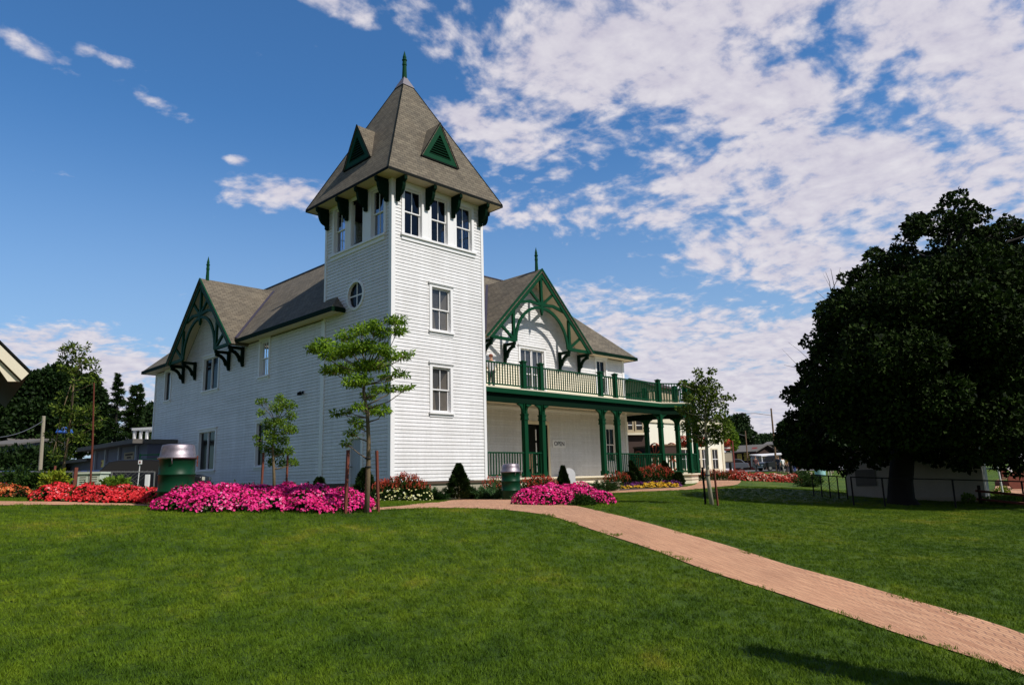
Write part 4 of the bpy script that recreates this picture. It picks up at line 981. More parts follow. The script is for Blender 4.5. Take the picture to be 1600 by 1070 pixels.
# ------------------------------------------------------------------ trees
def clusters(pts, d, jit=.5, flat=.9):
    o = []
    for (px, py, r, *k) in pts:
        dd = d+(k[0] if k else rng.uniform(-jit, jit)); p = atD(px, py, dd); R_ = r*pxm(d)*rng.uniform(.7, 1.1); o.append((p[0], p[1], p[2], R_*1.15, R_*1.15, R_*flat))
    return o
def tree(name, label, base, blobs, nleaf, L, W, mat, trunk, limb_r=.02, bark='bark', cat='tree', shell=.3, droop=0, group=None, limbs=None, fold=.25):
    """trunk: list of (point, radius); a limb runs from the trunk to each leaf mass"""
    t = thing(name, label, cat, base, group); c = MB(); c.tube([p for p, r in trunk], [r for p, r in trunk], 9)
    tp = [Vector(p) for p, r in trunk]; sel = blobs if limbs is None else [blobs[i] for i in rng.choice(len(blobs), min(limbs, len(blobs)), replace=False)]
    dens = []
    for q in range(len(tp)-1):
        for k_ in range(6): dens.append(tp[q].lerp(tp[q+1], k_/6))
    dens.append(tp[-1])
    zmin = tp[0].z+(tp[-1].z-tp[0].z)*.35
    for b in sel:
        e = Vector(b[:3]); cand = [p for p in dens if p.z > zmin and p.z < e.z-.15*(e-p).length] or [dens[-1]]
        s_ = min(cand, key=lambda p: (e-p).length+.25*abs((e.z-p.z)-.7*Vector((e.x-p.x, e.y-p.y)).length)); md = s_.lerp(e, .5)+Vector((rng.normal()*.05, rng.normal()*.05, -.06))*(e-s_).length
        c.tube([s_, md, e], [limb_r, limb_r*.65, limb_r*.25], 5)
        for q in range(3):
            f_ = e+Vector(rdir(1)[0])*b[3]*.7; c.tube([md.lerp(e, .6), f_], [limb_r*.35, limb_r*.12], 4)
    c.build('trunk', M[bark], t, smooth=True)
    Lc = LC(); P, D = blobpts(blobs, nleaf, shell, False, False); D2 = D*.7+rdir(len(P))*.8; D2[:, 2] -= droop; Lc.leaves(P, D2, L, W, fold=fold); Lc.build('crown', M[mat], t); return t
def stake(label, px, d, h, lean=(0, 0), r=.02, mat='rust', group=None):
    g = G(px, d); c = MB(); c.beam(g-Vector((0, 0, .15)), g+Vector((lean[0], lean[1], h)), r*2, r*2, (1, 0, 0))
    return tag(c.build('stake', M[mat], loc=g), label, 'stake', group)
# 1 staked young tree in front of the tower corner
d1 = 12.3; g = G(573, d1)
P1 = [(490, 545, 13), (505, 538, 20), (520, 552, 22), (515, 578, 17), (540, 524, 20), (546, 545, 24), (538, 575, 22), (550, 597, 20), (565, 515, 22), (572, 540, 26), (570, 570, 24), (585, 508, 16), (598, 520, 22), (600, 545, 24), (592, 570, 20), (612, 500, 13), (626, 500, 13), (622, 516, 15), (612, 555, 17), (628, 556, 13), (642, 551, 9), (604, 588, 15), (622, 583, 13), (634, 585, 8), (588, 608, 14), (606, 606, 13), (625, 606, 10), (640, 604, 7), (566, 592, 18), (576, 618, 13), (560, 634, 12), (580, 640, 14), (598, 641, 12), (540, 642, 11), (526, 645, 9), (556, 658, 11), (548, 676, 11), (541, 692, 10), (560, 665, 9)]
bl = clusters([(x, y, r*.85) for x, y, r in P1], d1, .5, .5)
tk = [(g-Vector((0, 0, .1)), .050), (Vector(atD(575, 745, d1)), .042), (Vector(atD(576, 690, d1)), .036), (Vector(atD(574, 645, d1)), .030), (Vector(atD(568, 612, d1)), .026), (Vector(atD(572, 580, d1)), .018)]
T1 = tree('young_tree', 'young staked tree with flat sprays of leaves in front of the tower corner', g, bl, 7600, .080, .027, 'leaf_young', tk, .014, 'bark', droop=.35, shell=.05)
c = MB()
for py in (716, 729): p = Vector(atD(575, py, d1)); c.lathe(p, [(.052, -.012), (.06, 0), (.052, .012)], 10)
c.build('tree_tie', M['rubber'], T1)
stake('rust-red stake left of the young tree before the grey door', 540, 12.15, 1.06, (.04, 0), .022)
stake('rust-red stake right of the young tree before the tower', 592, 12.5, 1.06, (-.05, 0), .020)
# 2 bushy sapling behind the petunias
d2 = 17.5; g = G(430, d2)
P2 = [(404, 628, 6), (412, 626, 6), (408, 645, 8), (438, 622, 8), (432, 636, 10), (450, 632, 10), (460, 634, 6), (455, 650, 9), (420, 662, 12), (436, 660, 13), (448, 670, 12), (425, 682, 13), (442, 688, 13), (400, 684, 6), (404, 694, 5), (460, 672, 7), (418, 702, 10), (434, 706, 12), (450, 704, 10), (456, 722, 8), (462, 724, 6), (440, 722, 9), (424, 722, 7), (415, 672, 8)]
bl = clusters(P2, d2, .3)
tk = [(g-Vector((0, 0, .1)), .045), (Vector(atD(428, 740, d2)), .035), (Vector(atD(426, 700, d2)), .025), (Vector(atD(430, 660, d2)), .015)]
tree('sapling', 'bushy light green sapling against the shaded side wall', g, bl, 4600, .055, .034, 'leaf_light', tk, .012, shell=.05)
stake('rusty stake left of the bushy sapling', 408, 17.3, 1.16, (.03, 0), .022); stake('rusty stake right of the bushy sapling', 447, 17.6, 1.22, (.02, 0), .020)
# 3 young maple on the right lawn
d3 = 18.5; g = G(1109, d3)
P3 = [(1090, 582, 8), (1096, 594, 10), (1112, 580, 7), (1110, 596, 8), (1090, 608, 13), (1105, 612, 13), (1120, 606, 8), (1078, 600, 8), (1074, 620, 10), (1090, 628, 15), (1108, 632, 14), (1120, 620, 9), (1136, 620, 5), (1143, 621, 5), (1130, 634, 8), (1076, 642, 12), (1095, 650, 15), (1112, 652, 14), (1128, 650, 12), (1080, 662, 13), (1098, 672, 14), (1116, 672, 14), (1134, 664, 10), (1086, 682, 10), (1100, 690, 9), (1114, 688, 10), (1128, 682, 11), (1140, 674, 7), (1064, 640, 8), (1066, 600, 5), (1070, 672, 7)]
bl = clusters(P3, d3, .45)
tk = [(g-Vector((0, 0, .1)), .060), (Vector(atD(1106, 745, d3)), .048), (Vector(atD(1104, 700, d3)), .042), (Vector(atD(1102, 650, d3)), .03), (Vector(atD(1102, 605, d3)), .015)]
T3 = tree('young_maple', 'young maple with pale trunk between two stakes on the right lawn', g, bl, 5200, .064, .054, 'leaf_maple', tk, .016, 'palebark', shell=.15)
c = MB(); p = Vector(atD(1105, 742, d3)); c.lathe(p, [(.055, -.02), (.07, 0), (.055, .02)], 10); c.build('tree_tie', M['rubber'], T3)
stake('dark stake left of the young maple', 1099, 18.6, .95, (-.03, 0), .020, 'fascia'); stake('rust-red stake right of the young maple', 1118, 18.3, .92, (-.06, .0), .020)
# 4 the great dark tree at the right
d4 = 24.0; g = G(1406, d4)
sil = [(1248, 700, 26), (1243, 660, 22), (1250, 620, 24), (1262, 580, 26), (1275, 540, 24), (1290, 500, 24), (1305, 470, 20), (1330, 450, 22), (1350, 430, 24), (1366, 405, 18), (1395, 415, 30), (1420, 380, 26), (1440, 360, 24), (1470, 350, 26), (1490, 335, 18), (1510, 350, 24), (1540, 360, 26), (1575, 365, 28), (1610, 360, 26), (1650, 375, 34), (1690, 410, 40), (1730, 460, 40), (1755, 520, 45), (1765, 590, 45), (1750, 660, 40), (1720, 715, 34), (1670, 728, 28), (1620, 730, 22), (1580, 722, 20), (1545, 728, 22), (1505, 732, 20), (1470, 728, 20), (1440, 722, 18), (1400, 720, 20), (1360, 728, 20), (1320, 718, 18), (1285, 712, 20), (1258, 710, 16), (1240, 690, 16), (1285, 716, 14)]
sil = [(x, y-14 if (1340 < x < 1560 and y > 715) else y, r) for x, y, r in sil]
sil = [(x+(4 if x < 1300 else 4 if x < 1400 else 0), y, r) for x, y, r in sil]
sil += [(1268, 640, 26), (1270, 600, 24), (1290, 560, 26), (1262, 670, 22), (1310, 520, 26)]
bl = clusters([(x+rng.uniform(-9, 9), y+rng.uniform(-8, 10), r*.8) for x, y, r in sil], d4, 1.2)
for x, y, r in sil:
    for q in range(3): bl += clusters([(x+(x-1500)/265*rng.uniform(-8, 18)+rng.uniform(-9, 12), y+(y-590)/250*rng.uniform(-6, 24)*(y < 600)+rng.uniform(-12, 12), rng.uniform(7, 14))], d4, 1.4)
bl += clusters([(1243, 706, 17), (1250, 716, 15), (1272, 720, 14), (1296, 722, 14), (1262, 712, 18), (1236, 672, 12)], d4, 1.0)
for i in range(150):
    while True:
        px, py = rng.uniform(1260, 1740), rng.uniform(370, 698)
        if ((px-1500)/255)**2+((py-570)/(205 if py < 570 else 150))**2 < .93 and py > 800-(px-1235)*1.9-60: break
    q = max(0, 1-((px-1500)/265)**2-((py-570)/200)**2)**.5; side = -1 if rng.random() < .62 else 1
    p = atD(px, py, d4+side*q*4.3*rng.uniform(.75, 1.0)); r_ = rng.uniform(.55, .95); bl.append((p[0], p[1], p[2], r_, r_, r_*.8))
for i in range(40):
    px, py = rng.uniform(1330, 1680), rng.uniform(440, 690); p = atD(px, py, d4+rng.uniform(-2, 2)); bl.append((p[0], p[1], p[2], 1.2, 1.2, 1.0))
v = Vector
tk = [(g-v((0, 0, .3)), .62), (v(atD(1407, 778, d4)), .43), (v(atD(1407, 750, d4)), .38), (v(atD(1412, 690, d4)), .36), (v(atD(1440, 600, d4)), .28), (v(atD(1470, 480, d4)), .16), (v(atD(1480, 400, d4)), .06)]
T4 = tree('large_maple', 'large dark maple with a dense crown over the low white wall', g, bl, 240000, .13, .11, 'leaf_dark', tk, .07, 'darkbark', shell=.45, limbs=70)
c = MB()
for (a, b, r_) in (((1310, 500), (1298, 420), .02), ((1298, 455), (1290, 425), .012), ((1302, 450), (1313, 418), .012), ((1300, 480), (1275, 455), .010), ((1262, 580), (1225, 570), .012), ((1260, 590), (1222, 545), .008), ((1262, 560), (1232, 535), .008), ((1305, 470), (1286, 428), .008)):
    c.tube([v(atD(*a, d4-.6)), v(atD((a[0]+b[0])/2+2, (a[1]+b[1])/2, d4-.6)), v(atD(*b, d4-.6))], [r_, r_*.7, r_*.3], 5)
c.build('bare_twig', M['darkbark'], T4)
# 5 slim conifer just outside the frame: its shadow crosses the near lawn
g0 = gp(1190, 1020); hh = 5.6; bx = Vector((g0.x-LD.x/abs(LD.z)*hh*.93, g0.y-LD.y/abs(LD.z)*hh*.93)); g = Vector((bx.x, bx.y, gz1(*bx)))
t = thing('young_spruce', 'slim young spruce on the near side of the brick path', 'tree', g); L = LC(); n = 9000
s = rng.random(n)**.8; a = rng.uniform(0, 2*math.pi, n); rr = .36*(1-s)**.7*rng.uniform(.3, 1.0, n)*(1+.2*np.sin(s*60))
L.leaves(np.stack([g.x+rr*np.cos(a), g.y+rr*np.sin(a), g.z+.4+s*(hh-.4)], 1), np.stack([np.cos(a), np.sin(a), a*0+.1], 1)+rdir(n)*.4, .13, .04); L.build('crown', M['needle'], t)
c = MB(); c.tube([g-v((0, 0, .1)), g+v((0, 0, hh*.9))], [.06, .01], 7); c.build('trunk', M['bark'], t)

# ------------------------------------------------------------------ people
def person(label, loc, rz, h, top, legs, hair, skin=(.55, .30, .20), pose='stand', group=None, skirt=False):
    t = thing('person', label, 'person', loc, group); t.rotation_euler = (0, 0, rz); k = h/1.75
    def mat(n_, c_): 
        if n_+str(c_) not in M: M[n_+str(c_)] = paint(n_, c_, .1, .8)
        return M[n_+str(c_)]
    sw = .16 if pose == 'walk' else .02; J = {}
    J['pel'] = (0, 0, .95); J['sp'] = (0, .0, 1.15); J['ch'] = (0, -.01, 1.36); J['nk'] = (0, .0, 1.50); J['h0'] = (0, .015, 1.58); J['h1'] = (0, .02, 1.66); J['h2'] = (0, .015, 1.725)
    J['nose'] = (0, .105, 1.645); J['jaw'] = (0, .06, 1.585)
    for s_, n_ in ((-1, 'l'), (1, 'r')):
        J['hp'+n_] = (s_*.09, 0, .90); J['kn'+n_] = (s_*.10, s_*sw*.6+.02, .50); J['an'+n_] = (s_*.10, s_*sw*1.6-.02, .09); J['to'+n_] = (s_*.11, s_*sw*1.6+.15, .035)
        J['sh'+n_] = (s_*.165, 0, 1.42)
        if pose == 'lean': J['el'+n_] = (s_*.24, .12, 1.18); J['wr'+n_] = (s_*.20, .36, 1.12)
        else: J['el'+n_] = (s_*.23, -s_*sw*.5-.02, 1.14); J['wr'+n_] = (s_*.25, -s_*sw+.05, .89)
        w = Vector(J['wr'+n_]); dr = (w-Vector(J['el'+n_])).normalized(); J['pm'+n_] = tuple(w+dr*.07)
        for f in range(4): b = w+dr*.11+Vector((0, (f-1.5)*.018, 0)); J['f%d%s' % (f, n_)] = tuple(b); J['g%d%s' % (f, n_)] = tuple(b+dr*(.055, .065, .060, .045)[f]+Vector((-s_*.012, 0, 0)))
        J['t0'+n_] = tuple(w+dr*.05+Vector((0, .04, 0))); J['t1'+n_] = tuple(w+dr*.09+Vector((0, .055, 0)))
    Rr = dict(pel=.13, sp=.115, ch=.13, nk=.052, h0=.07, h1=.092, h2=.07, nose=.02, jaw=.05, hp=.095, kn=.058, an=.040, to=.035, sh=.062, el=.042, wr=.027, pm=.032, f0=.010, f1=.010, f2=.010, f3=.009, g0=.008, g1=.008, g2=.008, g3=.007, t0=.013, t1=.010)
    Ed = [('pel', 'sp'), ('sp', 'ch'), ('ch', 'nk'), ('nk', 'h0'), ('h0', 'h1'), ('h1', 'h2'), ('h1', 'nose'), ('h0', 'jaw')]
    for n_ in 'lr': Ed += [('pel', 'hp'+n_), ('hp'+n_, 'kn'+n_), ('kn'+n_, 'an'+n_), ('an'+n_, 'to'+n_), ('ch', 'sh'+n_), ('sh'+n_, 'el'+n_), ('el'+n_, 'wr'+n_), ('wr'+n_, 'pm'+n_), ('pm'+n_, 't0'+n_), ('t0'+n_, 't1'+n_)]+[('pm'+n_, 'f%d%s' % (f, n_)) for f in range(4)]+[('f%d%s' % (f, n_), 'g%d%s' % (f, n_)) for f in range(4)]
    def skinmesh(name, keys, ext, m_, cutn=None):
        E = [e_ for e_ in Ed if e_[0] in keys and e_[1] in keys]; ks = [q for q in J if q in keys]; ix = {q: i for i, q in enumerate(ks)}
        me = bpy.data.meshes.new(name); me.from_pydata([tuple(np.array(J[q])*k) for q in ks], [(ix[a_], ix[b_]) for a_, b_ in E], [])
        o = bpy.data.objects.new(name, me); COL.objects.link(o); o.parent = t; md = o.modifiers.new('skin', 'SKIN'); sv = me.skin_vertices[0].data
        for q in ks:
            r_ = (Rr.get(q) or Rr.get(q[:-1]))+ext; sv[ix[q]].radius = (r_*k*(1.15 if q in ('pel', 'ch', 'sp') else 1), r_*k*(.85 if q in ('pel', 'ch', 'sp') else 1)); sv[ix[q]].use_root = (q == ks[0])
        s2 = o.modifiers.new('sub', 'SUBSURF'); s2.levels = 1; s2.render_levels = 1; me.materials.append(m_); return o
    skinmesh('body', set(J), 0, mat('skin', skin))
    skinmesh('shirt', {'pel', 'sp', 'ch', 'shl', 'shr', 'ell', 'elr', 'hpl', 'hpr'} if not skirt else {'pel', 'sp', 'ch', 'shl', 'shr', 'ell', 'elr'}, .018, mat('cloth', top))
    skinmesh('trousers', {'pel', 'hpl', 'hpr', 'knl', 'knr', 'anl', 'anr'}, .014, mat('cloth', legs))
    c = MB(); c.lathe((loc[0], loc[1]-.0, loc[2]), [(.098*k, 1.655*k), (.105*k, 1.70*k), (.09*k, 1.755*k), (.05*k, 1.785*k), (.005, 1.795*k)], 12); ho = c.build('hair', mat('hair', hair), t, smooth=True)
    c = MB()
    for s_ in (-1, 1): x_ = loc[0]+s_*.105*k; y_ = loc[1]+s_*sw*1.6*k; c.box(x_-.045, x_+.045, y_-.09, y_+.17, loc[2]+.0, loc[2]+.07)
    c.build('shoes', mat('shoe', (.05, .04, .04)), t)
    return t
p = atD(771, hz(771), 31.4); person('person in a white shirt with reddish brown hair on the balcony', Vector((p[0], p[1], ZD)), RAD(-60), 1.70, (.72, .70, .74), (.05, .05, .06), (.22, .07, .04), pose='lean')
# wooden chair on the porch
def chair(loc, rz, label):
    t = thing('porch_chair', label, 'chair', loc); x, y, z = loc; c = MB()
    c.box(x-.24, x+.24, y-.24, y+.22, z+.40, z+.44); c.build('seat', M['wood'], t)
    for i in range(5): c = MB(); c.box(x-.22+i*.10, x-.17+i*.10, y+.21, y+.235, z+.46, z+1.0); c.build('back_slat', M['wood'], t)
    for sx in (-.21, .21):
        for sy in (-.21, .20): c = MB(); c.box(x+sx-.02, x+sx+.02, y+sy-.02, y+sy+.02, z, z+.40); c.build('leg', M['wood'], t)
    c = MB(); c.box(x-.25, x+.25, y+.20, y+.24, z+1.0, z+1.06); c.build('top_rail', M['wood'], t); t.rotation_euler = (0, 0, rz)
    return t
chair(Vector((9.6, 2.6, .05)), 2.4, 'slatted wooden chair on the porch beside the dark doorway')

# ------------------------------------------------------------------ grass
def lawn_grass():
    xs = []; step = .22
    d0, d1 = 3.6, 34; polys = [POLY1, POLY2, POLY3]
    V = []; F = []; dens = []; vid = {}
    def vv(u, d):
        k_ = (round(u, 3), round(d, 3))
        if k_ not in vid: vid[k_] = len(V); V.append((u, d))
        return vid[k_]
    d = d0
    while d < d1:
        st = .18+.012*d; hw = d*.76+3.5; u = -hw; n_ = int(2*hw/st)
        for i in range(n_):
            u0 = -hw+i*2*hw/n_; u1 = u0+2*hw/n_; F.append((vv(u0, d), vv(u1, d), vv(u1, d+st), vv(u0, d+st)))
        d += st
    V = np.array(V); W = C[:2]+V[:, :1]*np.array([[RGT.x, RGT.y]])+V[:, 1:]*np.array([[FWD.x, FWD.y]])
    F = np.array(F); cen = W[F].mean(1); dd = V[F].mean(1)[:, 1]
    bad = np.zeros(len(F), bool)
    for p in polys: bad |= in_poly(cen[:, 0], cen[:, 1], p)
    bad |= (cen[:, 0] > -.15) & (cen[:, 1] > -.15) & (cen[:, 0] < 5); bad |= (cen[:, 0] > -.15) & (cen[:, 1] > .7) & (cen[:, 0] < 22)
    F = F[~bad]; dd = dd[~bad]; Z = gz(W[:, 0], W[:, 1])+.004
    me = bpy.data.meshes.new('lawn_grass'); me.from_pydata(np.column_stack([W, Z]).tolist(), [], F.tolist()); me.materials.append(M['blade'])
    at = me.attributes.new('dens', 'FLOAT', 'FACE'); at.data.foreach_set('value', (np.clip(5.5/dd, .05, 1)**1.25).astype(np.float32))
    o = bpy.data.objects.new('lawn_grass', me); COL.objects.link(o); tag(o, 'short mown lawn grass', 'grass', None, 'stuff')
    ng = bpy.data.node_groups.new('grass', 'GeometryNodeTree'); ng.interface.new_socket('Geometry', in_out='INPUT', socket_type='NodeSocketGeometry'); ng.interface.new_socket('Geometry', in_out='OUTPUT', socket_type='NodeSocketGeometry')
    nn, lk = ng.nodes, ng.links; gi = nn.new('NodeGroupInput'); go = nn.new('NodeGroupOutput')
    def rv(a_, b_, seed, typ='FLOAT_VECTOR'):
        r_ = nn.new('FunctionNodeRandomValue'); r_.data_type = typ
        if typ == 'FLOAT_VECTOR': r_.inputs[0].default_value = a_; r_.inputs[1].default_value = b_; out = r_.outputs[0]
        else: r_.inputs[2].default_value = a_; r_.inputs[3].default_value = b_; out = r_.outputs[1]
        r_.inputs['Seed'].default_value = seed; return out
    # one tuft: blades standing on a small disc
    cone = nn.new('GeometryNodeMeshCone'); cone.inputs['Vertices'].default_value = 3; cone.inputs['Radius Bottom'].default_value = .0042; cone.inputs['Radius Top'].default_value = 0; cone.inputs['Depth'].default_value = .036; cone.fill_type = 'NONE'
    gr = nn.new('GeometryNodeMeshGrid'); gr.inputs['Size X'].default_value = .085; gr.inputs['Size Y'].default_value = .085; gr.inputs['Vertices X'].default_value = 4; gr.inputs['Vertices Y'].default_value = 4
    sp = nn.new('GeometryNodeSetPosition'); lk.new(gr.outputs[0], sp.inputs['Geometry']); lk.new(rv((-.016, -.016, 0), (.016, .016, 0), 3), sp.inputs['Offset'])
    ip = nn.new('GeometryNodeInstanceOnPoints'); lk.new(sp.outputs[0], ip.inputs['Points']); lk.new(cone.outputs[0], ip.inputs['Instance']); lk.new(rv((-.75, -.75, 0), (.75, .75, 6.28), 5), ip.inputs['Rotation']); lk.new(rv(.6, 1.15, 9, 'FLOAT'), ip.inputs['Scale'])
    rl = nn.new('GeometryNodeRealizeInstances'); lk.new(ip.outputs[0], rl.inputs[0])
    dp = nn.new('GeometryNodeDistributePointsOnFaces'); lk.new(gi.outputs[0], dp.inputs[0]); na = nn.new('GeometryNodeInputNamedAttribute'); na.data_type = 'FLOAT'; na.inputs[0].default_value = 'dens'
    mu = nn.new('ShaderNodeMath'); mu.operation = 'MULTIPLY'; mu.inputs[1].default_value = 330; lk.new(na.outputs[0], mu.inputs[0]); lk.new(mu.outputs[0], dp.inputs['Density'])
    i2 = nn.new('GeometryNodeInstanceOnPoints'); lk.new(dp.outputs[0], i2.inputs['Points']); lk.new(rl.outputs[0], i2.inputs['Instance']); lk.new(rv((-.1, -.1, 0), (.1, .1, 6.28), 11), i2.inputs['Rotation']); lk.new(rv(.75, 1.25, 12, 'FLOAT'), i2.inputs['Scale'])
    sm = nn.new('GeometryNodeSetMaterial'); sm.inputs['Material'].default_value = M['blade']; lk.new(i2.outputs[0], sm.inputs[0]); lk.new(sm.outputs[0], go.inputs[0])
    md = o.modifiers.new('grass', 'NODES'); md.node_group = ng
lawn_grass()
# ------------------------------------------------------------------ surroundings
UPV = Vector((0, 0, 1))
def wall2(A, B, h=None, z0=None, z1=None):
    """frame of a wall from ground point A to B, outward side towards the camera"""
    H = Vector((B.x-A.x, B.y-A.y, 0)); L = H.length; H.normalize(); Nn = Vector((H.y, -H.x, 0))
    if Nn.dot(Vector((C[0]-A.x, C[1]-A.y, 0))) < 0: Nn = -Nn
    return FR((A.x, A.y, 0), H, Nn), L
def smallwin(fr, h0, h1, z0, z1, root, trim='trim', bars=1, glass='darkglass'):
    c = MB(); fr.box(c, h0-.1, h0, z0-.1, z1+.1, 0, .05); fr.box(c, h1, h1+.1, z0-.1, z1+.1, 0, .05); fr.box(c, h0, h1, z1, z1+.12, 0, .05); fr.box(c, h0-.15, h1+.15, z0-.2, z0-.1, 0, .1); fr.box(c, h0, h1, z0-.1, z0, 0, .05)
    w = c.build('window', M[trim], root); c = MB(); fr.box(c, h0, h1, z0, z1, -.02, .012); c.build('pane', M['black'] if glass == 'darkglass' else M[glass], w)
    c = MB()
    fr.box(c, h0, h1, (z0+z1)/2-.025, (z0+z1)/2+.025, .013, .035)
    if bars: fr.box(c, (h0+h1)/2-.02, (h0+h1)/2+.02, z0, (z0+z1)/2-.025, .013, .03); fr.box(c, (h0+h1)/2-.02, (h0+h1)/2+.02, (z0+z1)/2+.025, z1, .013, .03)
    c.build('muntin', M['trim'], w)
def shed(name, label, cat, A, B, depth, zt, roofz, wall, roof, over=.4, ridge='along', group=None):
    """a simple building: base A-B towards the camera, depth behind, ridge along or across"""
    fr, L = wall2(A, B); z0 = min(A.z, B.z)-1; t = thing(name, label, cat, (A+B)/2, group); c = MB()
    fr.box(c, 0, L, z0, zt, -depth, 0); 
    if ridge == 'across': fr.prism(c, [(0, zt), (L, zt), (L/2, roofz)], -depth, 0)
    else:
        for h in (0, L): c.prism([fr.P(h, zt, 0), fr.P(h, zt, -depth), fr.P(h, roofz, -depth/2)], fr.H*(.02 if h == 0 else -.02))
    c.build('wall', M[wall], t); c = MB(); o = over
    if ridge == 'across':
        for s_ in (0, 1):
            e_ = [(L/2, roofz+.03), (L/2, roofz+.17), (-o if s_ == 0 else L+o, zt-(roofz-zt)*o/(L/2)+.17), (-o if s_ == 0 else L+o, zt-(roofz-zt)*o/(L/2)+.03)]; fr.prism(c, e_, -depth-o, o)
    elif roofz > zt+.02:
        sl = (roofz-zt)/(depth/2)
        for s_ in (1, -1):
            nb = o if s_ == 1 else -depth-o; ze = zt-sl*o
            P = [fr.P(-o, roofz+.03, -depth/2), fr.P(-o, roofz+.17, -depth/2), fr.P(-o, ze+.17, nb), fr.P(-o, ze+.03, nb)]; c.prism(P, fr.H*(L+2*o))
    else: fr.box(c, -o, L+o, zt, zt+.25, -depth-o, o)
    c.build('roof', M[roof], t); return t, fr, L

# --- right: white inn with cream trim beyond the porch
A = G(1012, 48.5); B = G(1133, 55.5); t, fr, L = shed('white_inn', 'white single-storey building with cream window trim beyond the porch', 'building', A, B, 7, zof(1090, 652, 51), zof(1090, 636, 51), 'cream2', 'greyroof', .15)
zt = zof(1090, 652, 51); c = MB(); fr.box(c, -.1, L+.1, zt-.35, zt-.02, .02, .10); c.build('cornice', M['cream'], t); c = MB(); fr.box(c, -.02, L+.02, -1, zof(1110, 738, 50), .0, .10); c.build('plinth', M['cream'], t)
c = MB(); fr.box(c, L-.25, L+.03, -1, zt-.35, -.1, .06); c.build('corner_board', M['cream'], t)
for i, (p0, p1) in enumerate(((1030, 1036), (1045, 1053), (1063, 1078), (1088, 1093), (1096, 1104), (1113, 1122))):
    h0, h1 = [(G(p, 48.5+7*(p-1012)/121)-A).dot(fr.H) for p in (p0, p1)]; dw = 48.5+7*(p0-1012)/121; smallwin(fr, h0, h1, zof(p0, 732, dw), zof(p0, 702, dw), t, 'cream')
# hanging baskets on its wall
def basket(label, px, py, d, r=.38, group=None):
    p = Vector(atD(px, py, d)); t = thing('hanging_basket', label, 'flower basket', p, group)
    c = MB(); c.lathe(p, [(.05, -r*.9), (r*.6, -r*.6), (r*.7, -.05), (r*.5, -.05)], 12); c.build('pot', M['brownw'], t); c = MB(); c.tube([p+UPV*.1, p+UPV*1.0], .012, 4); c.build('hanger', M['fascia'], t)
    Lc = LC(); P, D = blobpts([(p.x, p.y, p.z, r, r, r*.8)], 300, .5); Lc.leaves(P, D, .12, .08); Lc.build('foliage', M['leaf_bed'], t); F = LC(); P, D = blobpts([(p.x, p.y, p.z, r*1.05, r*1.05, r*.9)], 300, .95); F.flowers(P, D, .07); F.build('blossoms', M['coral'], t)
basket('red hanging flower basket on the white inn nearest the porch post', 1068, 690, 49, .45, 'hanging baskets on the white inn'); basket('red hanging flower basket above the paired windows of the white inn', 1096, 690, 49, .40, 'hanging baskets on the white inn')
# dark timber building with a wagon seen under the porch
A = G(974, 46.5); B = G(1011, 47.0); t, fr, L = shed('timber_building', 'dark brown building with cream-trimmed windows seen under the porch', 'building', A, B, 3, zof(1000, 651, 47), zof(1000, 640, 47), 'brownw', 'brownw', .1)
for p0, p1 in ((981, 989), (996, 1007)): h0, h1 = [(G(p, 47)-A).dot(fr.H) for p in (p0, p1)]; smallwin(fr, h0, h1, zof(p0, 671, 47), zof(p0, 656, 47), t, 'tan', 0)
c = MB(); fr.box(c, 0, L, zof(1000, 679, 47), zof(1000, 676, 47), .02, .3); c.build('ledge', M['cream'], t)
A = G(1020, 47); B = G(1034, 46); fr, L = wall2(A, B); g = G(1016, 44.5)
t = thing('wagon', 'old orange and red wooden wagon behind the porch railing', 'wagon', g); R1 = .75
def wheel(cn, H, Nn, R1, parent, mat='orange'):
    c = MB()
    for i in range(20):
        a0, a1 = 2*math.pi*i/20, 2*math.pi*(i+1)/20; c.beam(cn+H*R1*math.cos(a0)+UPV*R1*math.sin(a0), cn+H*R1*math.cos(a1)+UPV*R1*math.sin(a1), .07, .06, Nn)
    for i in range(10): a0 = 2*math.pi*i/10; c.beam(cn, cn+H*R1*.97*math.cos(a0)+UPV*R1*.97*math.sin(a0), .05, .05, Nn)
    c.tube([cn-Nn*.1, cn+Nn*.1], .11, 10); return c.build('wheel', M[mat], parent)
for s_, r_ in ((-1.3, .65), (.7, .85)):
    for w_ in (0, 1.2): wheel(g-fr.N*w_+fr.H*s_+UPV*(r_+.6), fr.H, fr.N, r_, t)
c = MB(); fb = FR((g.x, g.y, 0), fr.H, fr.N); fb.box(c, -2.0, 1.5, g.z+1.5, g.z+2.1, -1.1, -.1); c.build('wagon_box', M['brownw'], t); c = MB(); fb.box(c, -2.05, 1.55, g.z+2.1, g.z+2.2, -1.15, -.05); c.build('rail', M['wood'], t)
c = MB(); fb.box(c, -2.0, 1.5, g.z-.3, g.z+.6, -1.4, .2); c.build('platform', M['wood'], t)
A = G(968, 95); B = G(1022, 92); t, fr, L = shed('far_house', 'brown roofed house peeping over the balcony railing', 'house', A, B, 9, zof(1000, 600, 93), zof(1000, 588, 93), 'tan', 'brownw', .5, 'across')
# red flower hedge under the white inn, bedding by the path
salvia('long hedge of red flowers along the base of the white inn', row(range(1092, 1168, 6), 47.5, .6, .6, .62), 420, spike=.16)
petunias('flower_bed', 'oval bed of coral, pink and white begonias past the end of the path', row(range(1152, 1238, 7), 43, .55, .6, [.45+.10*math.sin(i*1.7) for i in range(13)]), 'coral', 2600, 3500, .058)
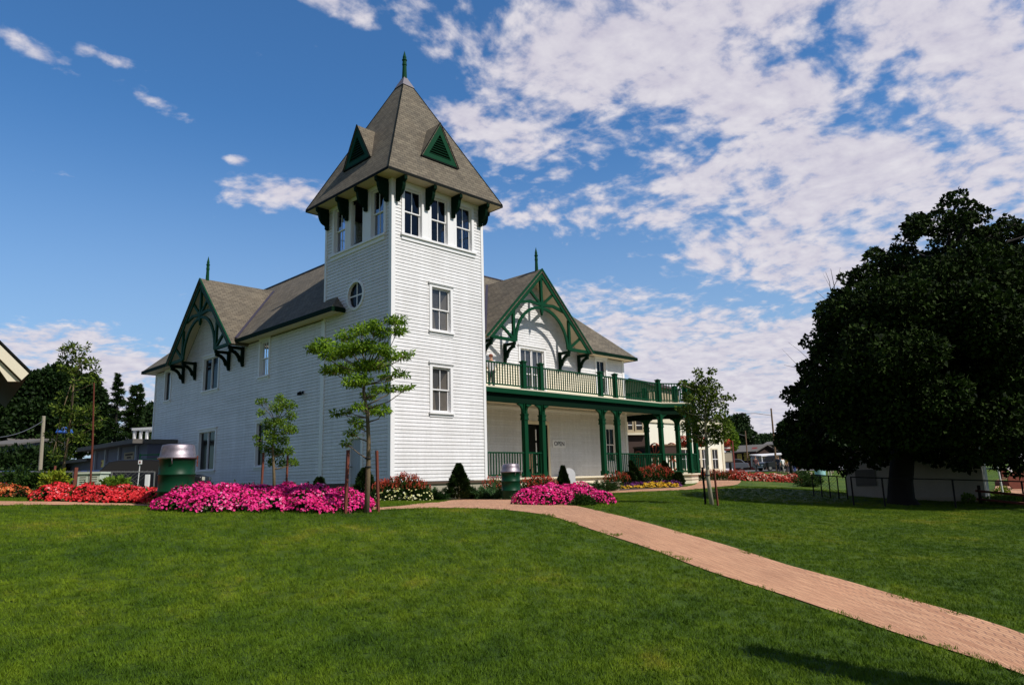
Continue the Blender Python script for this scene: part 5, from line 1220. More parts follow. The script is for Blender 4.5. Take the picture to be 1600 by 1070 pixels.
# notice boards, oval sign
g = G(1138, 58); t = thing('oval_sign', 'oval dark red sign hung between two posts over a notice board', 'sign', g); fr = FR((g.x, g.y, 0), RGT, -FWD)
def zz(py, d=58): return zof(1138, py, d)
c = MB(); fr.box(c, -.45, -.36, g.z-.3, zz(688), -.05, .05); fr.box(c, .50, .59, g.z-.3, zz(688), -.05, .05); c.build('post', M['redw'], t)
c = MB(); fr.prism(c, [(.07+.36*math.cos(RAD(a)), zz(699)+.22*math.sin(RAD(a))) for a in range(0, 360, 15)], -.03, .03); c.build('oval_board', M['redw'], t)
c = MB(); fr.box(c, -.18, .32, zz(700.2), zz(698.4), .031, .036); c.build('lettering', M['trim'], t)
c = MB(); fr.box(c, -.32, .46, zz(722), zz(706), -.03, .02); c.build('notice_board', M['greyroof'], t); c = MB(); fr.box(c, -.26, .40, zz(720.5), zz(707.5), .021, .03); c.build('poster', M['concrete'], t)
Lc = LC(); P, D = blobpts([(g.x+RGT.x*0, g.y, zz(690), .5, .4, .3)], 250, .8); Lc.flowers(P, D, .08); Lc.build('blossoms', M['redspike'], t)
# grey shed with signboards and red gable
A = G(1146, 96); B = G(1181, 94); t, fr, L = shed('sign_shed', 'grey-roofed shed with black signboards and a red gable end', 'shed', A, B, 7, zof(1160, 706, 95), zof(1160, 697, 98), 'brownw', 'greyroof', .5)
for i, (p0, p1, q0, q1, m_) in enumerate(((1148, 1157, 709, 720, 'yellow'), (1159, 1178, 706, 720, 'fascia'))):
    h0, h1 = [(G(p, 94.5)-A).dot(fr.H) for p in (p0, p1)]; z1_, z0_ = zof(p0, q0, 94.5), zof(p0, q1, 94.5); c = MB(); fr.box(c, h0, h1, z0_, z1_, .02, .08); sgn = c.build('signboard', M[m_], t)
    c = MB(); rw = 4 if i else 3
    for k in range(rw):
        zc = z0_+(z1_-z0_)*(k+.6)/(rw+.3); ww = (h1-h0)*(.36-.05*(k % 2)); c2 = h0+(h1-h0)/2; fr.box(c, c2-ww, c2+ww, zc-.06, zc+.06, .081, .09)
    c.build('lettering', M['yellow' if i else 'black_ink'], sgn)
A2 = G(1181, 94); B2 = G(1192, 96); fr2, L2 = wall2(A2, B2); c = MB(); fr2.prism(c, [(0, A2.z-1), (L2, A2.z-1), (L2, zof(1190, 712, 95)), (L2*.45, zof(1185, 698, 95)), (0, zof(1181, 708, 95))], -.6, .03); c.build('gable_end', M['redw'], t)
A = G(1190, 120); B = G(1212, 118); t, fr, L = shed('background_house', 'distant grey house with two pale windows between the shed and the brown barn', 'house', A, B, 8, zof(1200, 704, 119), zof(1200, 697, 119), 'greyroof', 'greyroof', .5)
for p in (1196, 1202): h0 = (G(p, 119)-A).dot(fr.H); smallwin(fr, h0, h0+.5, zof(p, 708, 119), zof(p, 704.5, 119), t, 'cream', 0, 'glass')
A = G(1202, 112); B = G(1300, 108); t, fr, L = shed('brown_barn', 'dark brown two-storey barn behind the parked trailer', 'barn', A, B, 10, zof(1220, 694, 110), zof(1220, 688, 110), 'brownw', 'greyroof', .6)
# vehicles
def car(name, label, p, ang, paintm, L=4.4, H=1.38, Wd=1.7, kind='car'):
    t = thing(name, label, kind, p); X, Y, Z = p
    def bx(c, x0, x1, y0, y1, z0, z1): c.box(X+x0, X+x1, Y+y0, Y+y1, Z+z0, Z+z1)
    w = Wd/2; c = MB()
    if H < 1.7: prof = [(-L/2, .35), (-L/2, .72), (-L/2+.1, .86), (-L*.28, .92), (L*.20, .92), (L*.40, .82), (L/2-.03, .70), (L/2, .35), (L*.40, .28), (-L*.4, .28)]
    else: prof = [(-L/2, .4), (-L/2, 1.0), (L*.24, 1.05), (L*.45, .95), (L/2, .85), (L/2, .4)]
    c.prism([(X+a, Y-w, Z+b) for a, b in prof], (0, Wd, 0)); bd = c.build('body', M[paintm], t, bevel=.05)
    rf = [(-L*.40, .90), (-L*.30, H-.06), (-L*.22, H), (L*.06, H), (L*.12, H-.04), (L*.26, .91)] if H < 1.7 else [(-L*.49, 1.0), (-L*.47, H-.05), (-L*.44, H), (L*.05, H), (L*.10, H-.06), (L*.22, 1.04)]
    c = MB(); c.prism([(X+a, Y-w*.86, Z+b) for a, b in rf], (0, Wd*.86, 0)); c.build('cabin', M[paintm], t, bevel=.04)
    k = [(a*.94-.01, .95+(b-.95)*.86) for a, b in rf]; c = MB(); c.prism([(X+a, Y-w*.86-.008, Z+b) for a, b in k], (0, Wd*.86+.016, 0)); c.build('side_window', M['black'], t)
    c = MB(); c.prism([(X+rf[-2][0]+.012, Y-w*.75, Z+rf[-2][1]-.03), (X+rf[-1][0]+.012, Y-w*.75, Z+rf[-1][1]+.03), (X+rf[-1][0]+.012, Y+w*.75, Z+rf[-1][1]+.03), (X+rf[-2][0]+.012, Y+w*.75, Z+rf[-2][1]-.03)], (.015, 0, .01)); c.build('windscreen', M['black'], t)
    for sx in (-L*.31, L*.31):
        for sy in (-w+.02, w-.20):
            c = MB(); c.tube([(X+sx, Y+sy, Z+.31), (X+sx, Y+sy+.18, Z+.31)], .31, 16); wh = c.build('wheel', M['rubber'], t); c = MB(); yy = sy-.012 if sy < 0 else sy+.182; c.tube([(X+sx, Y+yy, Z+.31), (X+sx, Y+yy+.01, Z+.31)], .18, 12); c.build('rim', M['chrome'], wh)
    for sy in (-w+.12, w-.42):
        c = MB(); bx(c, L/2-.02, L/2+.02, sy, sy+.3, .56, .70); c.build('headlight', M['lampglass'], t); c = MB(); bx(c, -L/2-.02, -L/2+.02, sy, sy+.3, .60, .74); c.build('tail_light', M['redw'], t)
    c = MB(); bx(c, L/2-.02, L/2+.06, -w+.1, w-.1, .36, .48); bx(c, -L/2-.06, -L/2+.02, -w+.1, w-.1, .36, .48); c.build('bumper', M['chrome'], t)
    t.rotation_euler = (0, 0, ang); return t
AR = math.atan2(RGT.y, RGT.x)
def road_p(px, d): p = G(px, d); p.z += .07; return p
car('parked_car', 'white sedan parked beyond the begonia bed', road_p(1166, 100), AR+RAD(172), 'carwhite', 4.3, 1.3)
car('parked_car', 'blue-grey car parked left of the white sedan behind the notice board', road_p(1143, 90), AR+RAD(160), 'cargrey', 4.3)
car('parked_van', 'dark van parked in front of the grey trailer', road_p(1212, 82), AR+RAD(200), 'carblack', 4.6, 1.75, 1.8, 'van')
# grey trailer with white awning
g = road_p(1200, 90); t = thing('food_trailer', 'grey trailer with a wide white awning beside the barn', 'trailer', g); fr = FR((g.x, g.y, 0), Vector((math.cos(AR+RAD(8)), math.sin(AR+RAD(8)), 0)), Vector((math.sin(AR+RAD(8)), -math.cos(AR+RAD(8)), 0))); zz = lambda py: zof(1200, py, 89)
c = MB(); fr.box(c, -1.1, 2.6, g.z+.35, zz(712), -2.2, -.3); c.build('body', M['cargrey'], t, bevel=.08)
c = MB(); c.hexa([fr.P(-1.2, zz(712.5), 1.0), fr.P(3.2, zz(710), 1.0), fr.P(3.2, zz(709), -2.2), fr.P(-1.2, zz(710), -2.2), fr.P(-1.2, zz(711), 1.0), fr.P(3.2, zz(707.5), 1.0), fr.P(3.2, zz(706.5), -2.2), fr.P(-1.2, zz(708), -2.2)]); c.build('awning', M['trim'], t)
for h in (-1.1, 3.1): c = MB(); fr.box(c, h-.04, h+.04, g.z, zz(711), .85, .93); c.build('awning_post', M['trim'], t)
c = MB(); fr.box(c, -.9, 0.0, zz(716), zz(712.6), -.3, -.24); sb = c.build('menu_board', M['concrete'], t)
c = MB(); fr.box(c, .3, 2.4, zz(722), zz(714), -.3, -.26); c.build('serving_hatch', M['black'], t)
for h in (-.4, 1.6): c = MB(); c.tube([fr.P(h, g.z+.32, -.35), fr.P(h, g.z+.32, -.15)], .32, 14); wv_ = c.build('wheel', M['rubber'], t)
# utility poles with lamps
def lamp_post(label, px, d, ytop, arm=1.2, r=.09):
    g = G(px, d); zt = zof(px, ytop, d); t = thing('street_lamp', label, 'street lamp', g); c = MB(); c.tube([g-UPV*.3, (g.x, g.y, zt)], [r, r*.7], 8); c.build('pole', M['wood'], t)
    c = MB(); z2 = zt-.12*(zt-g.z)*.6; c.tube([(g.x, g.y, z2-.3), Vector((g.x, g.y, z2))-RGT*arm*.6, Vector((g.x, g.y, z2))-RGT*arm], .03, 5); c.build('arm', M['chrome'], t)
    p = Vector((g.x, g.y, z2-.03))-RGT*(arm+.3); c = MB(); c.lathe(p, [(.05, .14), (.28, .05), (.36, -.04), (.02, -.06)], 12); c.build('lamp_head', M['fascia'], t)
lamp_post('thin dark street lamp in front of the grey shed', 1170, 92, 672, 1.5, .10)
lamp_post('tall utility pole with a lamp arm beside the trees at centre right', 1214, 80, 636, 3.0, .13)
# people by the road
def cp(px, d): p = G(px, d); return p
ppl = [(1182, 76, (.10, .03, .03), (.03, .03, .04), 'person in dark red top walking past the white sedan', 'walk', 1.72), (1217, 74, (.03, .03, .05), (.04, .04, .06), 'person in dark clothes leftmost of the group near the trailer', 'stand', 1.74),
       (1224, 73, (.75, .74, .74), (.25, .22, .20), 'person in a white shirt and khaki trousers in the group near the trailer', 'walk', 1.66), (1230, 75, (.70, .32, .05), (.08, .05, .05), 'person in an orange shirt in the middle of the group', 'stand', 1.62),
       (1236, 73, (.72, .72, .76), (.06, .06, .10), 'person in a white shirt and dark trousers right of the orange shirt', 'walk', 1.74), (1242, 74, (.40, .05, .06), (.05, .07, .25), 'person in a red top and blue jeans at the right of the group', 'stand', 1.68),
       (1249, 84, (.75, .09, .03), (.55, .06, .03), 'person dressed in bright red near the dark tree', 'stand', 1.66), (1300, 70, (.65, .60, .50), (.45, .40, .32), 'person in pale clothes behind the teal tub', 'stand', 1.70), (1309, 71, (.45, .42, .40), (.06, .06, .06), 'person in a grey top near the lamp under the tree', 'walk', 1.72)]
for i, (px, d, top, leg, lab, pose, h) in enumerate(ppl): person(lab, cp(px, d), rng.uniform(0, 6.28), h, top, leg, ((.05, .03, .02), (.20, .12, .05), (.02, .015, .01))[i % 3], pose=pose)
# teal tub, small table, yellow timber edging
g = G(1281, 60); c = MB(); c.lathe(g, [(.36, 0), (.42, .05), (.44, .62), (.46, .64), (.46, .68), (.42, .68), (.40, .60), (.02, .58)], 24); tag(c.build('tub', M['teal'], loc=g), 'pale teal round tub on the sunlit grass under the tree', 'tub')
g = G(1291, 61); t = thing('small_table', 'small cream table beside the teal tub', 'table', g); c = MB(); c.box(g.x-.3, g.x+.3, g.y-.3, g.y+.3, g.z+.60, g.z+.65); c.build('tabletop', M['cream'], t)
for sx in (-.26, .26):
    for sy in (-.26, .26): c = MB(); c.box(g.x+sx-.03, g.x+sx+.03, g.y+sy-.03, g.y+sy+.03, g.z, g.z+.60); c.build('leg', M['cream'], t)
a_, b_ = G(1243, 66), G(1266, 64); c = MB(); c.beam(a_+UPV*.14, b_+UPV*.14, .35, .28); tag(c.build('timber_edging', M['tan'], loc=(a_+b_)/2), 'pale timber edging of the bed beyond the people', 'edging')
# far red-leaved and green shrubs
def shrub(name, label, px, d, w, h, n, mat, L=.16, W=.11, cat='shrub', group=None):
    g = G(px, d); t = thing(name, label, cat, g, group); bs = [(g.x+rng.uniform(-.4, .4)*w*RGT.x, g.y+rng.uniform(-.4, .4)*w*RGT.y, g.z+h*rng.uniform(.3, .62), w*.34, w*.34, h*.38) for _ in range(7)]+[(g.x, g.y, g.z+h*.45, w*.45, w*.4, h*.5)]
    Lc = LC(); P, D = blobpts(bs, n, .4); Lc.leaves(P, D+rdir(len(P))*.7, L, W); Lc.build('foliage', M[mat], t); c = MB(); c.tube([g-UPV*.1, g+UPV*h*.6], [.05, .02], 6); c.build('stem', M['bark'], t); return t
shrub('shrub', 'dark green shrub at the right end of the begonia bed', 1248, 44, 1.3, .8, 1500, 'leaf_bed', .10, .06); shrub('shrub', 'low dark shrub beside the left post of the mesh fence', 1262, 36, 1.3, .7, 1500, 'leaf_bed', .10, .06)
shrub('shrub', 'green bush in front of the barn right of the people', 1268, 86, 2.4, 1.9, 1500, 'leaf_bg2')

# --- mesh fence, low white wall, rails at the right
def fence_run(name, label, pts, ztop, mat, posts, bottom=True, mesh=True, r=.022):
    p0 = pts[0]; t = thing(name, label, 'fence', p0)
    c = MB(); c.tube([Vector((p.x, p.y, z)) for p, z in zip(pts, ztop)], r, 6); c.build('top_rail', M[mat], t)
    for f_ in posts:
        n_ = len(pts)-1; i = min(int(f_*n_), n_-1); q = f_*n_-i; p = pts[i].lerp(pts[i+1], q); z = ztop[i]+(ztop[i+1]-ztop[i])*q; c = MB(); c.tube([(p.x, p.y, gz1(p.x, p.y)-.1), (p.x, p.y, z+.02)], r*1.2, 6); c.build('post', M[mat], t)
    if mesh:
        c = MB(); 
        for i in range(len(pts)-1):
            a, b = pts[i], pts[i+1]; L = (b-a).length; n_ = int(L/.14); h0, h1 = gz1(a.x, a.y)+.05, gz1(b.x, b.y)+.05
            for k in range(-6, n_+1):
                for s_ in (1, -1):
                    u0, u1 = k/n_, (k+6.5)/n_
                    if s_ < 0: u0, u1 = u1, u0
                    za, zb = h0, ztop[i]
                    lo, hi = u0, u1; ta, tb = 0.0, 1.0
                    for u_, lim in ((0, 0), (1, 1)):
                        pass
                    if min(u0, u1) < 0 or max(u0, u1) > 1: continue
                    pa = a.lerp(b, u0); pb_ = a.lerp(b, u1); c.beam((pa.x, pa.y, za), (pb_.x, pb_.y, zb), .006, .006)
        c.build('wire_mesh', M[mat], t)
    return t
pts = [gp(1272, 775), gp(1325, 781)]; fence_run('mesh_fence', 'short dark mesh fence left of the low white wall', pts, [zof(1272, 741, dep(pts[0])), zof(1325, 745, dep(pts[1]))], 'darkbark', (0, .25, .5, .75, 1), True, True, .02)
dd = [22.8, 22.6, 22.2, 21.8, 21.4]; pxs = [1328, 1376, 1485, 1592, 1690]; pts = [G(p, d) for p, d in zip(pxs, dd)]
fence_run('pipe_fence', 'thin pipe fence passing in front of the low white wall and behind the trunk', pts, [zof(p, y, d) for p, y, d in zip(pxs, (745, 746.5, 749, 752, 755), dd)], 'darkbark', (.0, .25, .5, .75, 1), False, False, .022)
d_ = 27.0; A = G(1320, 27.5); B = G(1533, 25.0); fr, L = wall2(A, B); t = thing('white_box_building', 'low flat-topped off-white concrete building in the shade of the large maple', 'building', A); c = MB(); zt = zof(1500, 697, 25.5)
fr.box(c, 0, L, A.z-1, zt, -3.2, 0); c.build('wall', M['greywall'], t); c = MB(); fr.box(c, -.1, L+.1, zt, zt+.12, -3.3, .1); c.build('roof', M['greyroof'], t); c = MB(); fr.box(c, -.01, L+.01, A.z-1, gz1(B.x, B.y)+.18, .001, .05); c.build('plinth', M['concrete'], t)
c = MB(); fr.box(c, .35, 1.05, gz1(A.x, A.y)+.35, gz1(A.x, A.y)+.95, .001, .03); c.build('hatch', M['greyroof'], t)
# two-rail timber barrier
t = None; p0 = gp(1533, 787); p1 = G(1700, 17.6); p0z = p0.z; t = thing('timber_barrier', 'dark two-rail barrier with a round post at the right edge of the lawn', 'barrier', p0); D0 = dep(p0)
for ya, yb in ((767, 776.5), (780, 790)):
    a = Vector((p0.x, p0.y, zof(1533, ya, D0)))-(p1-p0).normalized()*.25; b = Vector((p1.x, p1.y, zof(1700, yb+8, dep(p1)))); c = MB(); c.beam(a, b, .07, .07); c.build('rail', M['rust'], t)
for f_ in (0, .62, 1): q = p0.lerp(p1, f_); c = MB(); c.tube([(q.x, q.y, gz1(q.x, q.y)-.1), (q.x, q.y, gz1(q.x, q.y)+.60)], .05, 8); c.build('post', M['darkbark'], t)
# pale leaning pole, playground frame, timber machine on the plaza
g = G(1561, 29); tp = Vector(atD(1553, 700, 29)); c = MB(); c.tube([g, tp], [.035, .03], 8); tag(c.build('pole', M['trim'], loc=g), 'pale leaning pole behind the barrier near the right edge', 'pole')
g = G(1592, 34); t = thing('climbing_frame', 'white metal frame above the plaza at the right edge', 'frame', g); fr = FR((g.x, g.y, 0), RGT, -FWD); zz = lambda py: zof(1592, py, 34)
for a, b in (((-.25, 713), (2.2, 713)), ((-.05, 720.5), (2.2, 720.5)), ((-.05, 720.5), (.25, 713)), ((.4, 720.5), (.4, 713)), ((.4, 720.5), (.9, 713)), ((-.45, 708), (-.45, 722))):
    c = MB(); fr.beam(c, (a[0], zz(a[1])), (b[0], zz(b[1])), .06, -.03, .03); c.build('tube', M['trim'], t)
for h in (.4, 2.1): c = MB(); fr.box(c, h-.04, h+.04, g.z, zz(721), -.04, .04); c.build('leg', M['trim'], t)
g = G(1580, 36); t = thing('timber_cart', 'dark timber cart with pale slanted board on the brick plaza', 'cart', g); fr = FR((g.x, g.y, 0), RGT, -FWD); zz = lambda py: zof(1580, py, 36)
c = MB(); fr.box(c, -.3, 2.2, zz(759), zz(752), -1, 0); c.build('bed', M['redw'], t); c = MB(); fr.beam(c, (-.2, zz(731)), (.05, zz(741)), .12, .02, .08); c.build('slanted_board', M['trim'], t)
c = MB(); fr.beam(c, (-.9, zz(750)), (.4, zz(742)), .08, .02, .08); fr.beam(c, (-.6, zz(745)), (-.1, zz(745)), .05, .02, .08); c.build('shaft', M['wood'], t); c = MB(); fr.box(c, -.5, -.25, zz(747), zz(733), -.3, -.05); fr.box(c, .5, 2.2, zz(745), zz(735), -.6, -.1); c.build('crate_body', M['rust'], t)
for h in (0.1, 1.8):
    c = MB(); c.tube([fr.P(h, g.z+.45, .05), fr.P(h, g.z+.45, .12)], .45, 16); c.build('wheel', M['rust'], t)
shrub('shrub', 'small leafy weed at the foot of the low white wall', 1507, 24.2, .4, .35, 300, 'leaf_light', .09, .06)
shrub('shrub', 'yellow-green bush above the barrier by the leaning pole', 1560, 30, .5, .4, 300, 'leaf_lime', .1, .07)
for i, (px, w, lab) in enumerate(((1560, 1.4, 'low green plants at the edge of the plaza behind the barrier'), (1590, 1.5, 'low green plants at the right edge of the photo behind the barrier'))): shrub('ground_plant', lab, px, 24, w, .30, 1400, 'leaf_light', .09, .05, 'plant')

# --- background trees on the right
def bgtree(label, px, d, ytop, wpx, mat='leaf_bg', n=5000, ybot=None, L=.5, cat='tree', sq=1.0, name='background_tree', group=None):
    g = G(px, d); k = pxm(d); zt = zof(px, ytop, d); w = wpx*k/2; h = zt-g.z; zb = zof(px, ybot, d) if ybot else g.z+h*.22; bs = []
    for i in range(16):
        a = rng.uniform(0, 6.28); f_ = rng.uniform(0, 1); rr = w*(.75 if f_ < .6 else .45)*rng.uniform(.5, 1); zc = zb+(zt-zb)*(.12+.74*f_); b_ = w*rng.uniform(.26, .42); bs.append((g.x+rr*math.cos(a), g.y+rr*math.sin(a), zc, b_, b_, b_*.85))
    bs.append((g.x, g.y, zb+(zt-zb)*.5, w*.72, w*.72, (zt-zb)*.42)); bs.append((g.x+.1*w, g.y, zt-w*.3, w*.3, w*.3, w*.3))
    return tree(name, label, g, bs, n, L, L*.7, mat, [(g-UPV*.3, .03*h), (g+UPV*h*.4, .02*h), (g+UPV*h*.75, .006*h)], .02*w, 'darkbark', cat, .5, group=group, limbs=8)
GB = 'background trees on the right'
bgtree('tall loose green tree behind the red shed roof', 1158, 125, 645, 62, 'leaf_bg2', 8000, 705, .5, group=GB); bgtree('blue-green round tree in the gap behind the brown barn', 1200, 150, 678, 44, 'leaf_bg2', 5000, 706, .5, group=GB)
bgtree('yellow-green tree right behind the white inn', 1142, 66, 660, 34, 'leaf_light', 4500, 705, .26, group=GB); bgtree('dark leafy tree just left of the large maple', 1236, 66, 655, 42, 'leaf_bg', 6500, 715, .32, group=GB)
bgtree('low dark tree rising behind the white inn roof', 1128, 110, 650, 40, 'leaf_bg', 4500, 700, .5, group=GB); bgtree('dark tree behind the large maple near the barn', 1300, 95, 640, 120, 'leaf_bg', 9000, 715, .5, group=GB)
bgtree('dark tree behind the large maple at the far right', 1580, 75, 600, 190, 'leaf_bg', 9000, 705, .5, group=GB); bgtree('dark tree behind the low white building', 1440, 85, 610, 160, 'leaf_bg', 9000, 715, .5, group=GB)

# --- left side
# cream gabled pavilion cut by the frame
D1 = Vector(ray(-90, 772)); D1.z = 0; D1.normalize(); D2 = Vector((-D1.y, D1.x, 0)); 
if D2.dot(RGT) > 0: D2 = -D2
T = Vector(atD(47, 582, 13.5)); fr = FR((T.x, T.y, 0), D2, -D1); t = thing('cream_pavilion', 'cream gabled pavilion roof with scalloped bargeboard cut by the left edge', 'building', Vector((T.x, T.y, gz1(T.x, T.y)))+D2*1.0); sl = 1.02; zt = T.z; W2 = 2.6
c = MB()
for s_ in (0, 1):
    f = lambda h: (h if s_ == 0 else 2*W2-h)
    fr.prism(c, [(f(0), zt+.0), (f(0), zt+.05), (f(W2), zt+.05+sl*W2), (f(W2), zt+sl*W2)], .0, -6)
c.build('roof', M['fascia'], t); c = MB()
for s_ in (0, 1):
    f = lambda h: (h if s_ == 0 else 2*W2-h); fr.prism(c, [(f(0.02), zt-.02), (f(W2), zt-.02+sl*W2), (f(W2), zt-.26+sl*W2), (f(.12), zt-.15)], .02, -.04)
    edge = [(f(.14), zt-.17+.0)]+[(f(.14+W2*i/14), zt-.17+sl*W2*i/14-(.20 if i % 2 else .12)-.05*(i > 5)) for i in range(1, 14)]+[(f(W2), zt-.42+sl*W2), (f(W2), zt-.22+sl*W2)]
    fr.prism(c, edge, -.05, -.10)
c.build('bargeboard', M['cream'], t); c = MB()
for s_ in (0, 1):
    f = lambda h: (h if s_ == 0 else 2*W2-h); fr.prism(c, [(f(.05), zt-.06), (f(W2), zt-.06+sl*W2), (f(W2), zt-.12+sl*W2), (f(.05), zt-.12)], -.11, -5.9)
c.build('soffit', M['brownw'], t); c = MB(); fr.box(c, .95, 2*W2-.95, T.z-4, zt+.75, -5.4, -.75); fr.prism(c, [(.95, zt+.75), (2*W2-.95, zt+.75), (W2, zt-.2+sl*W2)], -5.4, -.75); c.build('wall', M['cream'], t)
c = MB(); fr.box(c, .80, .98, T.z-4, zt+.55, -.72, -.50); c.build('corner_post', M['cream'], t); c = MB(); fr.box(c, .74, 1.04, zt-.35, zt-.28, -.78, -.44); c.build('post_collar', M['trim'], t)
GL = 'background trees on the left'
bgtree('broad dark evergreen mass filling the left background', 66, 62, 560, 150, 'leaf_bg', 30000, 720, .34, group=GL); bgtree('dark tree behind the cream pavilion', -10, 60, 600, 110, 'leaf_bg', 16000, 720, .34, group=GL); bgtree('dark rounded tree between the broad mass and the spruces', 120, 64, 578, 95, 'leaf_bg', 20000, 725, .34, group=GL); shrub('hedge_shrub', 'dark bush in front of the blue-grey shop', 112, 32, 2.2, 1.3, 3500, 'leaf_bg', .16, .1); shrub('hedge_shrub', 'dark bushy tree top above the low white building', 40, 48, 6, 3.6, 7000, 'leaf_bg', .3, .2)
bgtree('brighter green tree beside the corner of the white house', 226, 58, 628, 44, 'leaf_bg2', 4500, 700, .35, group=GL)
def spruce(label, px, d, ytop, wpx, n=6000, group=None):
    n = n*2; g = G(px, d); zt = zof(px, ytop, d); h = zt-g.z; w = wpx*pxm(d)/2; t = thing('spruce', label, 'conifer', g, group); Lc = LC(); nb = 90
    for i in range(nb):
        s_ = (i+.5)/nb; a = rng.uniform(0, 6.28); L_ = w*(1-s_)**.8*rng.uniform(.65, 1.1)+.15; q = rng.random(n//nb)[:, None]**.7; dr = np.array([math.cos(a), math.sin(a), .12]); P = np.array([g.x, g.y, g.z+h*(.10+.90*s_)])+dr*L_*q-np.array([0, 0, .25])*(q*(1-q))*L_+rng.normal(size=(n//nb, 3))*.12*(1-s_*.6)
        Lc.leaves(P, dr+rdir(len(P))*.7+np.array([0, 0, -.2]), .22, .06)
    Lc.build('crown', M['needle'], t); c = MB(); c.tube([g-UPV*.2, g+UPV*h*.97], [.22, .03], 7); c.build('trunk', M['darkbark'], t)
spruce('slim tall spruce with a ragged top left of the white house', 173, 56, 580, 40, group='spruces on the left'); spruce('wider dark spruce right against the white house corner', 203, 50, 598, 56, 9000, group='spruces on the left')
# staked ash in front of the dark trees
dA = 17.0; g = G(95, dA); PA = [(98, 548, 7), (112, 545, 10), (104, 562, 10), (120, 560, 10), (132, 548, 9), (136, 540, 6), (128, 568, 11), (142, 566, 8), (150, 580, 8), (112, 580, 10), (96, 575, 8), (140, 590, 8), (154, 594, 6), (105, 620, 12), (120, 600, 9), (92, 640, 10), (112, 645, 14), (128, 655, 12), (140, 640, 10), (100, 665, 12), (118, 680, 12), (88, 690, 12), (104, 705, 12), (130, 685, 10), (84, 712, 9), (150, 665, 8), (160, 655, 6), (78, 678, 8)]
bl = clusters(PA, dA, .4); tk = [(g-UPV*.1, .045), (v(atD(100, 725, dA)), .035), (v(atD(106, 690, dA)), .03), (v(atD(112, 640, dA)), .022), (v(atD(116, 585, dA)), .012)]
tree('young_ash', 'thin young ash beside the tall rusty pole in front of the dark trees', g, bl, 2300, .10, .040, 'leaf_maple', tk, .012, shell=.05)
g = G(141, 15.8); tp = Vector(atD(147, 598, 15.8)); c = MB(); c.tube([g-UPV*.1, g.lerp(tp, .5)+RGT*.02, tp], [.024, .020, .014], 6); tag(c.build('rusty_pole', M['rust'], loc=g), 'very tall thin rusty pole rising from the scarlet petunias', 'pole')
stake('short rusty stake left of the pale cabinet', 114.5, 16.6, .72, (.02, 0), .035); stake('thin rusty stake behind the yellow-green plant', 80, 18.5, .82, (.04, 0), .024)
# pale cabinet
g = G(137, 18.2); t = thing('utility_cabinet', 'pale green-grey louvred utility cabinet behind the scarlet flowers', 'cabinet', g); fr = FR((g.x, g.y, 0), RGT, -FWD); c = MB(); zc = zof(137, 740, 18.2); w = .29; fr.box(c, -w, w, g.z-.1, zc, -.4, 0); c.build('body', M['beige'], t, bevel=.01)
c = MB(); fr.box(c, -w-.025, w+.025, zc, zc+.045, -.43, .03); c.build('lid', M['beige'], t)
for s_ in (-1, 1):
    for i in range(5): c = MB(); z_ = zc-.08-.055*i; fr.prism(c, [(s_*.14-.08, z_), (s_*.14+.08, z_), (s_*.14+.08, z_+.012), (s_*.14-.08, z_+.012)], .001, .012); c.build('louvre', M['concrete'], t)
c = MB(); fr.box(c, -.006, .006, g.z, zc-.01, .001, .006); c.build('door_seam', M['greyroof'], t)
shrub('shrub', 'lime green leafy plant rising out of the scarlet petunias', 82, 14.6, .46, .62, 800, 'leaf_lime', .09, .055); shrub('shrub', 'green leafy plant at the right of the scarlet petunias', 178, 15.2, .50, .52, 900, 'leaf_light', .10, .06)
shrub('hedge_shrub', 'dark bush behind the orange flowers', 25, 22, 1.1, 1.0, 2500, 'leaf_bed', .10, .06); shrub('hedge_shrub', 'dark bush left of the lime green plant', 56, 21, .9, .75, 2200, 'leaf_bed', .10, .06); shrub('hedge_shrub', 'tall dark shrub in front of the pale wall', 34, 34, 2.4, 1.9, 3500, 'leaf_bg', .2, .13); shrub('hedge_shrub', 'dark shrub right of the leaning utility pole', 72, 33, 1.5, 1.5, 2500, 'leaf_bg', .2, .13); shrub('hedge_shrub', 'dark shrub between the pole and the pale cabinet', 100, 24, 1.2, .85, 2200, 'leaf_bg', .14, .09)
# chain-link fence
pts = [G(px, d) for px, d in ((-150, 23), (-20, 23.4), (115, 23.8), (240, 24.2))]; fence_run('chain_link_fence', 'grey chain-link fence running behind the flower beds at left', pts, [zof(px, 737, d) for px, d in ((-150, 23), (-20, 23.4), (115, 23.8), (240, 24.2))], 'chrome', (0, .33, .48, .66, .82, 1), True, True, .020)
c = MB(); g = G(229, 23.8); fr = FR((g.x, g.y, 0), RGT, -FWD); fr.box(c, -.05, .07, g.z, zof(229, 741, 23.8), -.05, .05); tag(c.build('white_post', M['trim'], loc=g), 'short white post at the fence end by the house corner', 'post')
# cars behind the fence
def lot_p(px, d): p = G(px, d); p.z += .06; return p
car('parked_car', 'black car behind the fence near the house corner', lot_p(232, 29.5), AR+RAD(10), 'carblack', 4.5, 1.45); car('parked_car', 'blue car partly hidden by the pale cabinet', lot_p(140, 36), AR+RAD(200), 'carblue', 4.3, 1.45); car('parked_car', 'dark blue car behind the bushes at the far left', lot_p(28, 32), AR+RAD(5), 'carblue', 4.4, 1.42)
